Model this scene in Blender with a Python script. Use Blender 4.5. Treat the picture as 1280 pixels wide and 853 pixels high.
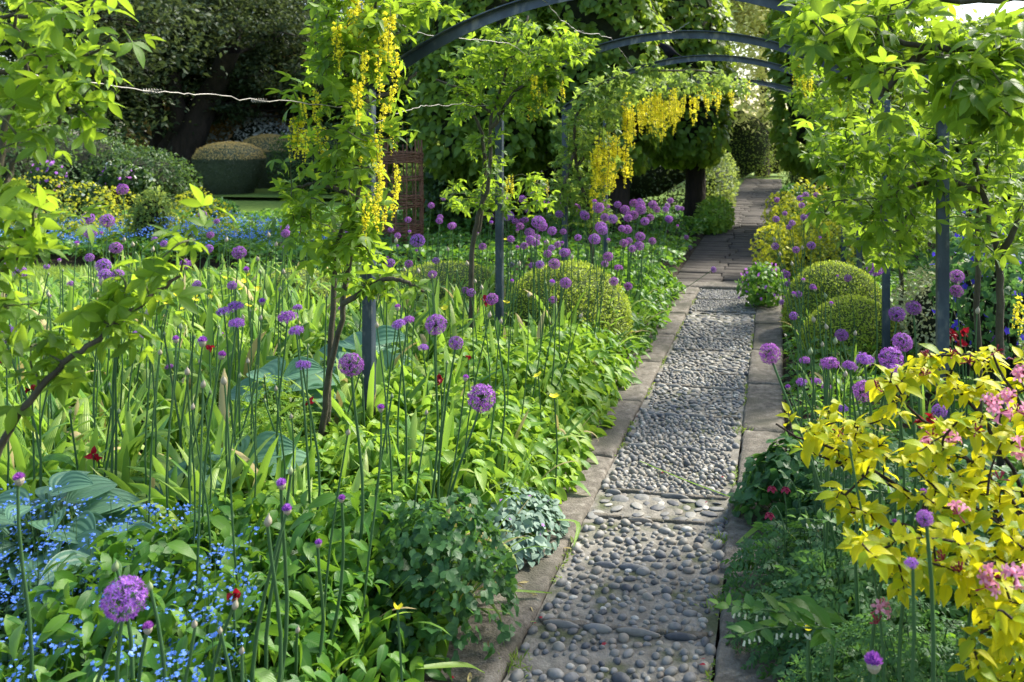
import bpy, math, random
import numpy as np
R_ = math.radians
random.seed(11)
rng = np.random.default_rng(11)
for o in list(bpy.data.objects): bpy.data.objects.remove(o)
SC = bpy.context.scene
COL = SC.collection

# ------------------------------------------------------------- camera, sky, sun, exposure
F, PX0, HY, EYE, YAW = 1150.0, 750.0, 164.0, 1.65, R_(11)
cam = bpy.data.cameras.new('camera'); CAM = bpy.data.objects.new('camera', cam); COL.objects.link(CAM)
CAM.location = (0, 0, EYE); CAM.rotation_euler = (R_(90), 0, YAW)
cam.sensor_width = 36; cam.lens = F / 1280 * 36
cam.shift_x = -(PX0 - 640) / 1280; cam.shift_y = -(426.5 - HY) / 1280
cam.clip_start = 0.05; cam.clip_end = 500
cam.dof.use_dof = True; cam.dof.focus_distance = 3.6; cam.dof.aperture_fstop = 5.6
SC.camera = CAM
SUN_EL, SUN_AZ = R_(43), R_(44)          # azimuth measured from the path's direction (+Y) towards +X
W = bpy.data.worlds.new('World'); SC.world = W; W.use_nodes = True
nt = W.node_tree
sky = nt.nodes.new('ShaderNodeTexSky'); sky.sky_type = 'NISHITA'; sky.sun_disc = False
sky.sun_elevation = SUN_EL; sky.sun_rotation = SUN_AZ; sky.dust_density = 2.0
nt.links.new(sky.outputs[0], nt.nodes['Background'].inputs[0]); nt.nodes['Background'].inputs[1].default_value = 0.135
sl = bpy.data.lights.new('sun', 'SUN'); sl.energy = 3.2; sl.angle = R_(9.0); sl.color = (1, .95, .84)
so = bpy.data.objects.new('sun', sl); COL.objects.link(so)
so.rotation_euler = (R_(90) - SUN_EL, 0, math.pi - SUN_AZ)
SC.view_settings.view_transform = 'Standard'; SC.view_settings.look = 'None'
SC.view_settings.exposure = 1.58; SC.view_settings.gamma = 1; SC.view_settings.use_curve_mapping = False
SC.render.engine = 'CYCLES'
SC.cycles.use_denoising = True
SC.cycles.max_bounces = 7; SC.cycles.diffuse_bounces = 3; SC.cycles.glossy_bounces = 2
SC.cycles.transmission_bounces = 4; SC.cycles.transparent_max_bounces = 4
SC.cycles.sample_clamp_indirect = 4

# ------------------------------------------------------------- photo pixel <-> world
ca, sa = math.cos(YAW), math.sin(YAW)
def at(px, py, t):
    xc = (px - PX0) / F * t
    return np.array([xc * ca - t * sa, xc * sa + t * ca, EYE + (HY - py) / F * t])
def atY(px, py, Y):
    k = (px - PX0) / F
    return at(px, py, Y / (k * sa + ca))
def gnd(px, py, z=0.0): return at(px, py, (EYE - z) * F / (py - HY))

# ------------------------------------------------------------- materials
MATS = {}
def newmat(name):
    m = bpy.data.materials.new(name); m.use_nodes = True
    n = m.node_tree; n.nodes.clear()
    out = n.nodes.new('ShaderNodeOutputMaterial')
    MATS[name] = m
    return m, n, out
def N(n, typ, **kw):
    x = n.nodes.new(typ)
    for k, v in kw.items(): setattr(x, k, v)
    return x
def ramp(n, stops, fac):
    r = N(n, 'ShaderNodeValToRGB'); e = r.color_ramp.elements
    while len(e) < len(stops): e.new(.5)
    for el, (p, c) in zip(e, stops): el.position = p; el.color = (*c, 1)
    if fac is not None: n.links.new(fac, r.inputs[0])
    return r
def leafmat(name, cols, trans, tf=.45, rough=.45, vein=0.0, spec=.4, rib=0, ribk=9, veincol=None, noise=.25, objvar=0):
    """cols: 2-4 reflectance colours picked per leaf; trans: transmitted colour; rib: strength of bump ribs along the blade"""
    m, n, out = newmat(name); L = n.links
    geo = N(n, 'ShaderNodeNewGeometry')
    st = [(i / max(1, len(cols) - 1), c) for i, c in enumerate(cols)]
    r = ramp(n, st, geo.outputs['Random Per Island'])
    col = r.outputs[0]
    tc = N(n, 'ShaderNodeTexCoord'); nz = N(n, 'ShaderNodeTexNoise'); nz.inputs['Scale'].default_value = 9
    L.new(tc.outputs['Object'], nz.inputs['Vector'])
    mp = N(n, 'ShaderNodeMapRange'); mp.inputs['To Min'].default_value = 1 - noise; mp.inputs['To Max'].default_value = 1 + noise
    L.new(nz.outputs[0], mp.inputs[0])
    mul = N(n, 'ShaderNodeVectorMath', operation='SCALE'); L.new(col, mul.inputs[0]); L.new(mp.outputs[0], mul.inputs['Scale'])
    col = mul.outputs[0]
    if objvar:
        oi = N(n, 'ShaderNodeObjectInfo'); hs = N(n, 'ShaderNodeHueSaturation'); m1 = N(n, 'ShaderNodeMapRange'); L.new(oi.outputs['Random'], m1.inputs[0])
        m1.inputs['To Min'].default_value = .5 - objvar * .12; m1.inputs['To Max'].default_value = .5 + objvar * .16; L.new(m1.outputs[0], hs.inputs['Hue'])
        m2 = N(n, 'ShaderNodeMapRange'); L.new(oi.outputs['Random'], m2.inputs[0]); m2.inputs['To Min'].default_value = 1 + objvar; m2.inputs['To Max'].default_value = 1 - objvar; L.new(m2.outputs[0], hs.inputs['Value'])
        L.new(col, hs.inputs['Color']); col = hs.outputs[0]
    bump = None
    if vein or rib:
        uv = N(n, 'ShaderNodeSeparateXYZ'); L.new(tc.outputs['UV'], uv.inputs[0])
        d = N(n, 'ShaderNodeMath', operation='SUBTRACT'); L.new(uv.outputs[0], d.inputs[0]); d.inputs[1].default_value = .5
        ab = N(n, 'ShaderNodeMath', operation='ABSOLUTE'); L.new(d.outputs[0], ab.inputs[0])
        if vein:
            mid = N(n, 'ShaderNodeMapRange'); L.new(ab.outputs[0], mid.inputs[0])
            mid.inputs['From Max'].default_value = .07; mid.inputs['To Min'].default_value = vein; mid.inputs['To Max'].default_value = 0
            mx = N(n, 'ShaderNodeMix', data_type='RGBA'); L.new(mid.outputs[0], mx.inputs[0]); L.new(col, mx.inputs[6])
            vc = veincol or tuple(min(1, 1.6 * c + .03) for c in cols[-1]); mx.inputs[7].default_value = (*vc, 1)
            col = mx.outputs[2]
            # side veins : v - |u-.5| stripes
            s1 = N(n, 'ShaderNodeMath', operation='SUBTRACT'); L.new(uv.outputs[1], s1.inputs[0]); L.new(ab.outputs[0], s1.inputs[1])
            s2 = N(n, 'ShaderNodeMath', operation='MULTIPLY'); L.new(s1.outputs[0], s2.inputs[0]); s2.inputs[1].default_value = 50
            s3 = N(n, 'ShaderNodeMath', operation='SINE'); L.new(s2.outputs[0], s3.inputs[0])
            bump = s3.outputs[0]; bs = .15
        if rib:
            s2 = N(n, 'ShaderNodeMath', operation='MULTIPLY'); L.new(uv.outputs[0], s2.inputs[0]); s2.inputs[1].default_value = ribk * 6.283
            s3 = N(n, 'ShaderNodeMath', operation='SINE'); L.new(s2.outputs[0], s3.inputs[0])
            bump = s3.outputs[0]; bs = rib
    p = N(n, 'ShaderNodeBsdfPrincipled'); L.new(col, p.inputs['Base Color']); p.inputs['Roughness'].default_value = rough
    p.inputs['Specular IOR Level'].default_value = spec * .6
    t = N(n, 'ShaderNodeBsdfTranslucent')
    tm = N(n, 'ShaderNodeVectorMath', operation='SCALE'); tm.inputs[0].default_value = trans
    sp = N(n, 'ShaderNodeMapRange'); L.new(geo.outputs['Random Per Island'], sp.inputs[0]); sp.inputs['To Min'].default_value = .7; sp.inputs['To Max'].default_value = 1.25
    L.new(sp.outputs[0], tm.inputs['Scale']); L.new(tm.outputs[0], t.inputs[0])
    if bump is not None:
        b = N(n, 'ShaderNodeBump'); b.inputs['Strength'].default_value = bs; b.inputs['Distance'].default_value = .004
        L.new(bump, b.inputs['Height']); L.new(b.outputs[0], p.inputs['Normal'])
    mxs = N(n, 'ShaderNodeMixShader'); mxs.inputs[0].default_value = tf
    L.new(p.outputs[0], mxs.inputs[1]); L.new(t.outputs[0], mxs.inputs[2]); L.new(mxs.outputs[0], out.inputs[0])
    return m
def solid(name, stops, scale=8, rough=.8, bump=.3, bdist=.01, detail=8, metal=0, spec=.3, stretch=None, coords='Object', mix2=None):
    m, n, out = newmat(name); L = n.links
    tc = N(n, 'ShaderNodeTexCoord'); v = tc.outputs[coords]
    if stretch:
        mp = N(n, 'ShaderNodeMapping'); mp.inputs['Scale'].default_value = stretch; L.new(v, mp.inputs[0]); v = mp.outputs[0]
    nz = N(n, 'ShaderNodeTexNoise'); nz.inputs['Scale'].default_value = scale; nz.inputs['Detail'].default_value = detail; nz.inputs['Roughness'].default_value = .65
    L.new(v, nz.inputs['Vector'])
    r = ramp(n, stops, nz.outputs[0]); col = r.outputs[0]
    if mix2:
        nz2 = N(n, 'ShaderNodeTexNoise'); nz2.inputs['Scale'].default_value = mix2[0]; L.new(v, nz2.inputs['Vector']); nz2.inputs['Detail'].default_value = 6
        r2 = ramp(n, [(mix2[1], (0, 0, 0)), (mix2[2], (1, 1, 1))], nz2.outputs[0])
        mx = N(n, 'ShaderNodeMix', data_type='RGBA'); L.new(r2.outputs[0], mx.inputs[0]); L.new(col, mx.inputs[6]); mx.inputs[7].default_value = (*mix2[3], 1)
        col = mx.outputs[2]
    p = N(n, 'ShaderNodeBsdfPrincipled'); L.new(col, p.inputs['Base Color']); p.inputs['Roughness'].default_value = rough
    p.inputs['Metallic'].default_value = metal; p.inputs['Specular IOR Level'].default_value = spec
    if bump:
        nb = N(n, 'ShaderNodeTexNoise'); nb.inputs['Scale'].default_value = scale * 5; nb.inputs['Detail'].default_value = 6; L.new(v, nb.inputs['Vector'])
        ad = N(n, 'ShaderNodeMath', operation='ADD'); L.new(nz.outputs[0], ad.inputs[0]); L.new(nb.outputs[0], ad.inputs[1])
        b = N(n, 'ShaderNodeBump'); b.inputs['Strength'].default_value = bump; b.inputs['Distance'].default_value = bdist
        L.new(ad.outputs[0], b.inputs['Height']); L.new(b.outputs[0], p.inputs['Normal'])
    L.new(p.outputs[0], out.inputs[0])
    return m

# ------------------------------------------------------------- mesh building with numpy
class Geo:
    def __init__(s): s.V = []; s.Q = []; s.UV = []; s.M = []; s.n = 0
    def add(s, V, Q, UV=None, mi=0):
        V = np.asarray(V, float).reshape(-1, 3); Q = np.asarray(Q, int)
        s.V.append(V); s.Q.append(Q + s.n); s.n += len(V)
        s.UV.append(np.zeros((len(V), 2)) if UV is None else UV); s.M.append(np.full(len(Q), mi))
        return s
    def build(s, name, mats, parent=None, smooth=True):
        me = bpy.data.meshes.new(name)
        if s.V:
            V = np.concatenate(s.V); Q = np.concatenate(s.Q); UV = np.concatenate(s.UV); M = np.concatenate(s.M)
            me.vertices.add(len(V)); me.vertices.foreach_set('co', V.astype(np.float32).ravel())
            me.loops.add(Q.size); me.loops.foreach_set('vertex_index', Q.astype(np.int32).ravel())
            me.polygons.add(len(Q)); me.polygons.foreach_set('loop_start', np.arange(0, Q.size, 4, dtype=np.int32))
            me.polygons.foreach_set('material_index', M.astype(np.int32))
            me.polygons.foreach_set('use_smooth', np.full(len(Q), smooth))
            u = me.uv_layers.new(name='UVMap'); u.data.foreach_set('uv', UV[Q.ravel()].astype(np.float32).ravel())
            me.update(calc_edges=True)
        for m in (mats if isinstance(mats, (list, tuple)) else [mats]): me.materials.append(m)
        o = bpy.data.objects.new(name, me); COL.objects.link(o)
        if parent is not None: o.parent = parent
        return o
def inst(T, P, Rm, S):
    """template T=(V,Q,UV) at points P (n,3), rotations (n,3,3), sizes S (n,) or (n,3)"""
    V, Q, UV = T; n = len(P); S = np.asarray(S, float)
    if S.ndim == 1: S = np.repeat(S[:, None], 3, 1)
    X = V[None] * S[:, None, :]
    X = np.einsum('nij,nvj->nvi', Rm, X) + np.asarray(P)[:, None, :]
    Qn = Q[None] + (np.arange(n) * len(V))[:, None, None]
    return X.reshape(-1, 3), Qn.reshape(-1, 4), np.tile(UV, (n, 1))
def norm(v): return v / (np.linalg.norm(v, axis=-1, keepdims=True) + 1e-9)
def frames(d, up):
    y = norm(d); x = norm(np.cross(y, up)); z = np.cross(x, y)
    return np.stack([x, y, z], -1)
def rframes(n, tilt0=-20, tilt1=30, upj=.35, az=None):
    """leaf frames: heading random in azimuth, blade pitch between tilt0..tilt1 degrees, normals near up"""
    a = rng.uniform(0, 2 * np.pi, n) if az is None else az
    e = np.radians(rng.uniform(tilt0, tilt1, n))
    d = np.stack([np.cos(a) * np.cos(e), np.sin(a) * np.cos(e), np.sin(e)], -1)
    return frames(d, np.array([0, 0, 1.0]) + rng.normal(0, upj, (n, 3)))
def leafT(L=1, Wd=.5, ns=4, peak=.45, fold=.15, curl=.25, tip=1.0, cols=2, notch=0, wave=0):
    t = np.linspace(0, 1, ns + 1)
    w = np.where(t < peak, np.sin(t / peak * np.pi / 2) ** .8, np.cos((t - peak) / (1 - peak) * np.pi / 2) ** tip)
    w = np.maximum(w, .03)
    us = np.linspace(-1, 1, cols + 1); V = []; UV = []
    for ti, wi in zip(t, w):
        for u in us:
            yb = -notch * abs(u) ** 1.5 * (1 - ti) ** 2
            V.append((u * wi * Wd / 2, L * ti * (1 - .1 * curl) + yb, -curl * L * ti ** 2 + fold * abs(u) * wi * Wd + wave * math.sin(ti * 9 + u * 2) * abs(u) * Wd))
            UV.append(((u + 1) / 2, ti))
    Q = [(i * (cols + 1) + j, i * (cols + 1) + j + 1, (i + 1) * (cols + 1) + j + 1, (i + 1) * (cols + 1) + j) for i in range(ns) for j in range(cols)]
    return np.array(V, float), np.array(Q), np.array(UV, float)
def xf(T, M=None, S=1, off=(0, 0, 0)):
    V = T[0] * S
    if M is not None: V = V @ np.asarray(M).T
    return V + np.array(off), T[1], T[2]
def merge(*Ts):
    V = []; Q = []; U = []; n = 0
    for t in Ts: V.append(t[0]); Q.append(t[1] + n); U.append(t[2]); n += len(t[0])
    return np.concatenate(V), np.concatenate(Q), np.concatenate(U)
def rotz(a): c, s = math.cos(a), math.sin(a); return np.array([[c, -s, 0], [s, c, 0], [0, 0, 1.0]])
def rotx(a): c, s = math.cos(a), math.sin(a); return np.array([[1, 0, 0], [0, c, -s], [0, s, c.real]])
def sphereT(nu=8, nv=5):
    V = []; Q = []
    for j in range(nv + 1):
        p = math.pi * j / nv
        for i in range(nu): a = 2 * math.pi * i / nu; V.append((math.sin(p) * math.cos(a), math.sin(p) * math.sin(a), math.cos(p)))
    for j in range(nv):
        for i in range(nu): Q.append((j * nu + i, (j + 1) * nu + i, (j + 1) * nu + (i + 1) % nu, j * nu + (i + 1) % nu))
    V = np.array(V); return V, np.array(Q), V[:, :2] * .5 + .5
def latheT(prof, nu=10):
    V = []; Q = []; U = []
    for j, (r, z) in enumerate(prof):
        for i in range(nu): a = 2 * math.pi * i / nu; V.append((r * math.cos(a), r * math.sin(a), z)); U.append((i / nu, j / (len(prof) - 1)))
    for j in range(len(prof) - 1):
        for i in range(nu): Q.append((j * nu + i, j * nu + (i + 1) % nu, (j + 1) * nu + (i + 1) % nu, (j + 1) * nu + i))
    return np.array(V), np.array(Q), np.array(U)
def tube(P, r, k=6):
    P = np.asarray(P, float); n = len(P); r = np.full(n, r) if np.isscalar(r) else np.asarray(r, float)
    T = norm(np.gradient(P, axis=0)); ref = np.array([.31, .95, .05]) if abs(T[0][2]) > .7 else np.array([.02, .05, 1.0])
    X = norm(np.cross(T, ref)); Y = np.cross(T, X)
    a = np.linspace(0, 2 * np.pi, k, endpoint=False)
    V = P[:, None] + r[:, None, None] * (np.cos(a)[None, :, None] * X[:, None] + np.sin(a)[None, :, None] * Y[:, None])
    Q = [(i * k + j, (i + 1) * k + j, (i + 1) * k + (j + 1) % k, i * k + (j + 1) % k) for i in range(n - 1) for j in range(k)]
    UV = np.stack([np.tile(a / 6.283, n), np.repeat(np.linspace(0, 1, n), k)], -1)
    return V.reshape(-1, 3), np.array(Q), UV
def smooth_path(P, m=6, jit=0):
    P = np.asarray(P, float)
    if len(P) < 3:
        t = np.linspace(0, 1, m + 1)[:, None]; Q = P[0] * (1 - t) + P[-1] * t
    else:
        E = np.vstack([2 * P[0] - P[1], P, 2 * P[-1] - P[-2]]); Q = []
        for i in range(1, len(E) - 2):
            for s in np.linspace(0, 1, m, endpoint=False):
                a, b, c, d = E[i - 1], E[i], E[i + 1], E[i + 2]
                Q.append(.5 * (2 * b + (c - a) * s + (2 * a - 5 * b + 4 * c - d) * s * s + (3 * b - a - 3 * c + d) * s ** 3))
        Q.append(P[-1]); Q = np.array(Q)
    if jit: Q[1:-1] += rng.normal(0, jit, Q[1:-1].shape)
    return Q
BOXQ = np.array([(0, 3, 2, 1), (4, 5, 6, 7), (0, 1, 5, 4), (1, 2, 6, 5), (2, 3, 7, 6), (3, 0, 4, 7)])
def boxT(x0, x1, y0, y1, z0, z1):
    V = np.array([(x0, y0, z0), (x1, y0, z0), (x1, y1, z0), (x0, y1, z0), (x0, y0, z1), (x1, y0, z1), (x1, y1, z1), (x0, y1, z1)], float)
    return V, BOXQ, V[:, :2]
# bevelled slab with an uneven top, grid n x m
def slab(x0, x1, y0, y1, z0, z1, nx=4, ny=8, jit=.003, bev=.012):
    xs = np.concatenate([[x0, x0 + bev], np.linspace(x0 + bev, x1 - bev, nx + 1)[1:-1], [x1 - bev, x1]])
    ys = np.concatenate([[y0, y0 + bev], np.linspace(y0 + bev, y1 - bev, ny + 1)[1:-1], [y1 - bev, y1]])
    X, Y = np.meshgrid(xs, ys); Z = np.full(X.shape, z1) + rng.normal(0, jit, X.shape)
    edge = np.zeros(X.shape, bool); edge[0] = edge[-1] = True; edge[:, 0] = edge[:, -1] = True
    Xj = X + rng.normal(0, jit * 1.2, X.shape) * edge; Yj = Y + rng.normal(0, jit * 1.2, X.shape) * edge
    Z[edge] -= bev
    a, b = X.shape; V = np.stack([Xj, Yj, Z], -1).reshape(-1, 3)
    Q = [(i * b + j, i * b + j + 1, (i + 1) * b + j + 1, (i + 1) * b + j) for i in range(a - 1) for j in range(b - 1)]
    # skirts
    ring = [0 * b + j for j in range(b)] + [i * b + b - 1 for i in range(1, a)] + [(a - 1) * b + j for j in range(b - 2, -1, -1)] + [i * b for i in range(a - 2, 0, -1)]
    low = V[ring].copy(); low[:, 2] = z0; n = len(V); V = np.vstack([V, low]); k = len(ring)
    Q += [(ring[i], n + i, n + (i + 1) % k, ring[(i + 1) % k]) for i in range(k)]
    return V, np.array(Q), V[:, :2].copy()

# ------------------------------------------------------------- things, parts, tags
def tag(o, label=None, cat=None, group=None, kind=None):
    if label: o['label'] = label
    if cat: o['category'] = cat
    if group: o['group'] = group
    if kind: o['kind'] = kind
    return o
def thing(name, label, cat, loc=(0, 0, 0), group=None, rz=0):
    o = bpy.data.objects.new(name, None); o.empty_display_size = .1; COL.objects.link(o)
    o.location = tuple(loc); o.rotation_euler = (0, 0, rz)
    return tag(o, label, cat, group)
def part(name, me, parent, loc=(0, 0, 0), rot=(0, 0, 0), sc=(1, 1, 1)):
    """a part that shares mesh data me"""
    o = bpy.data.objects.new(name, me); COL.objects.link(o); o.parent = parent
    o.location = tuple(loc); o.rotation_euler = rot; o.scale = sc
    return o
def drop(o):
    me = o.data; bpy.data.objects.remove(o); me.use_fake_user = False; return me
def mesh_of(geo, name, mats, smooth=True): return drop(geo.build(name, mats, smooth=smooth))
def inpoly(px, py, poly):
    c = np.zeros(len(px), bool); j = len(poly) - 1
    for i in range(len(poly)):
        xi, yi = poly[i]; xj, yj = poly[j]
        k = ((yi > py) != (yj > py)) & (px < (xj - xi) * (py - yi) / (yj - yi + 1e-9) + xi); c ^= k; j = i
    return c
def sample_poly(poly, n, t0, t1):
    """n points of a volume that spans the outline seen from the path, between two depths"""
    P = np.array(poly, float); a, b = P.min(0), P.max(0); out = []
    while len(out) < n:
        xy = rng.uniform(a, b, (n * 3, 2)); ok = inpoly(xy[:, 0], xy[:, 1], poly)
        for x, y in xy[ok]: out.append(at(x, y, rng.uniform(t0, t1)))
    return np.array(out[:n])
def noise2(x, y, s=1.0, seed=0):
    r = np.random.default_rng(seed); v = 0
    for k in range(5):
        a = r.uniform(0, 6.28); f = s * (1 + .7 * k); ph = r.uniform(0, 6.28)
        v = v + np.sin((x * math.cos(a) + y * math.sin(a)) * f + ph) / (1 + .4 * k)
    return v / 2.6
# ============================================================= materials
M_LAB = leafmat('laburnum_leaf', [(.05, .115, .012), (.085, .17, .016), (.14, .23, .022)], (.38, .56, .035), .5, .45, .5, veincol=(.2, .3, .08), spec=.45)
M_LABFAR = leafmat('laburnum_leaf_far', [(.07, .14, .025), (.13, .22, .035)], (.36, .5, .07), .48, .5, 0)
M_LIME = leafmat('lime_leaf', [(.06, .125, .018), (.10, .18, .025), (.16, .25, .035)], (.40, .55, .05), .45, .42, .35, spec=.5)
M_YEW = leafmat('dark_evergreen_leaf', [(.025, .045, .02), (.04, .068, .028), (.06, .085, .036)], (.14, .19, .05), .28, .5, 0)
M_SHRUB = leafmat('shrub_leaf', [(.025, .06, .018), (.05, .10, .025)], (.16, .28, .05), .3, .5, 0)
M_SHRUB2 = leafmat('light_shrub_leaf', [(.06, .12, .03), (.13, .2, .04)], (.4, .5, .09), .42, .5, 0)
M_SUNTREE = leafmat('sun_coloured_leaf', [(.45, .45, .15), (.62, .58, .25)], (.95, .92, .45), .5, .6, 0)  # sunlit brightness is put into this leaf colour
M_BRONZE = leafmat('bronze_leaf', [(.16, .13, .05), (.3, .16, .07)], (.7, .42, .12), .4, .5, 0)
M_BOX = leafmat('box_leaf', [(.20, .29, .03), (.28, .37, .04), (.38, .44, .06)], (.6, .72, .07), .45, .4, 0)
M_EUPH = leafmat('euphorbia_bract', [(.3, .34, .02), (.5, .48, .02)], (.7, .7, .04), .35, .5, 0)
M_STRAP = leafmat('strap_leaf', [(.055, .165, .035), (.095, .23, .045), (.17, .32, .055), (.32, .43, .09), (.62, .62, .26)], (.38, .62, .06), .38, .36, 0, spec=.5, rib=.35, ribk=7)
M_STRAPD = leafmat('dry_leaf', [(.4, .33, .16), (.55, .45, .2)], (.5, .4, .15), .3, .7, 0)
M_GREEN = leafmat('bed_leaf', [(.03, .11, .018), (.06, .17, .022), (.13, .26, .03)], (.26, .50, .035), .32, .4, .5, veincol=(.16, .26, .08), spec=.5)
M_GREENL = leafmat('light_bed_leaf', [(.07, .185, .022), (.14, .28, .03), (.27, .38, .05)], (.40, .62, .05), .35, .42, .4, spec=.45)
M_DARK = leafmat('dark_bed_leaf', [(.028, .09, .03), (.06, .15, .042)], (.16, .36, .05), .3, .4, .4, spec=.5)
M_HOSTA = leafmat('hosta_leaf', [(.09, .20, .12), (.14, .27, .16)], (.18, .40, .13), .25, .42, .25, rib=.4, ribk=7, spec=.5, veincol=(.1, .2, .15))
M_SILVER = leafmat('silver_leaf', [(.13, .22, .16), (.26, .36, .28)], (.2, .35, .2), .25, .5, .4, veincol=(.06, .14, .06))
M_GOLD = leafmat('golden_leaf', [(.12, .26, .010), (.28, .38, .008), (.46, .46, .008), (.60, .55, .010)], (.85, .78, .02), .46, .42, .6, veincol=(.30, .34, .03), spec=.35, noise=.35)
M_FERN = leafmat('fine_green_leaf', [(.04, .11, .04), (.06, .15, .05)], (.15, .32, .06), .35, .5, 0)
M_GRASS = leafmat('grass_blade', [(.10, .2, .025), (.2, .3, .045)], (.4, .52, .06), .4, .5, 0)
M_VARI = leafmat('variegated_leaf', [(.3, .35, .12), (.6, .6, .35)], (.5, .5, .25), .3, .5, 0)
M_PALE = leafmat('pale_foliage', [(.5, .55, .52), (.7, .72, .7)], (.3, .35, .3), .3, .6, 0)
M_CLIPSUN = leafmat('clipped_sunlit_top', [(.42, .31, .11), (.58, .44, .17)], (.7, .55, .2), .3, .6, 0)  # warm sunlight on the topiary tops, put into the leaf colour
M_PURP = leafmat('allium_floret', [(.26, .06, .40), (.38, .12, .52), (.52, .23, .66)], (.5, .14, .62), .35, .5, 0, noise=.15, objvar=.25)
M_PURPD = leafmat('allium_floret_dark', [(.14, .03, .28), (.24, .07, .42)], (.3, .08, .45), .3, .5, 0)
M_BLUE = leafmat('blue_petal', [(.06, .18, .66), (.13, .30, .84), (.28, .42, .86)], (.15, .35, .8), .3, .5, 0)
M_DBLUE = leafmat('deep_blue_petal', [(.05, .03, .45), (.10, .06, .6)], (.1, .06, .7), .3, .5, 0)
M_YEL = leafmat('yellow_petal', [(.78, .66, .015), (.9, .80, .05)], (.95, .88, .06), .4, .5, 0)
M_PINK = leafmat('pink_petal', [(.62, .16, .30), (.8, .42, .55)], (.8, .35, .5), .35, .5, 0)
M_PINKB = leafmat('dark_pink_bud', [(.22, .01, .04), (.38, .03, .08)], (.4, .04, .08), .2, .4, 0)
M_RED = leafmat('crimson_petal', [(.16, .004, .012), (.36, .01, .03)], (.5, .01, .03), .3, .45, 0)
M_WHITE = leafmat('white_petal', [(.62, .66, .5), (.8, .8, .72)], (.7, .75, .5), .35, .5, 0)
M_MAUVE = leafmat('mauve_petal', [(.35, .09, .55), (.5, .2, .65)], (.6, .2, .7), .35, .5, 0)
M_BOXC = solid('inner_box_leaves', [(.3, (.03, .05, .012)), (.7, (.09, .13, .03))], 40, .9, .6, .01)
M_CORE = solid('twigs_and_shade_core', [(.3, (.012, .018, .008)), (.7, (.03, .035, .015))], 14, .95, .8, .03)  # near-black tone stands in for interior shade; also covers the real branch tubes
M_STEM = leafmat('green_stem', [(.045, .10, .04), (.07, .15, .05)], (.1, .2, .05), .1, .4, 0)
M_BARK = solid('bark', [(.3, (.035, .028, .018)), (.55, (.075, .065, .042)), (.75, (.12, .11, .08))], 18, .85, .8, .01, stretch=(1, 1, .35))
M_BARKD = solid('dark_bark', [(.3, (.012, .010, .008)), (.7, (.05, .035, .025))], 6, .9, 1.0, .05, stretch=(1, 1, .25))
M_TWIG = solid('twig_bark', [(.3, (.05, .06, .02)), (.7, (.10, .11, .05))], 30, .7, .3, .003)
M_METAL = solid('weathered_steel', [(.3, (.022, .032, .052)), (.5, (.042, .06, .09)), (.72, (.09, .115, .15))], 7, .42, .25, .003, metal=.35, spec=.5, stretch=(1, 1, .5), mix2=(22, .56, .72, (.15, .16, .17)))
M_WIRE = solid('wire', [(.3, (.18, .17, .15)), (.7, (.36, .34, .3))], 40, .5, 0, metal=.4)
M_WILLOW = solid('willow', [(.3, (.09, .04, .02)), (.7, (.24, .12, .07))], 25, .7, .4, .004)
M_SOIL = solid('soil', [(.3, (.018, .013, .008)), (.55, (.045, .032, .02)), (.75, (.09, .07, .05))], 9, .95, 1.0, .03)
M_CONC = solid('weathered_concrete', [(.3, (.07, .06, .048)), (.45, (.125, .11, .088)), (.58, (.18, .16, .13)), (.75, (.28, .26, .22))], 26, .9, 1.0, .006, detail=14, mix2=(4, .5, .66, (.085, .08, .058)))
M_MORTAR = solid('mortar', [(.3, (.11, .10, .08)), (.5, (.19, .175, .145)), (.72, (.30, .28, .235))], 16, .88, .8, .006, detail=12, mix2=(6, .52, .66, (.075, .085, .04)))
M_BRICKP = solid('old_paving', [(.3, (.035, .03, .024)), (.7, (.085, .072, .06))], 6, .85, .6, .008)
M_LAWN = solid('lawn', [(.3, (.08, .15, .02)), (.7, (.17, .26, .04))], 14, .95, .8, .02)
M_CLIPD = leafmat('clipped_dark_leaf', [(.06, .08, .045), (.11, .13, .075)], (.1, .14, .05), .2, .6, 0)

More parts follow.
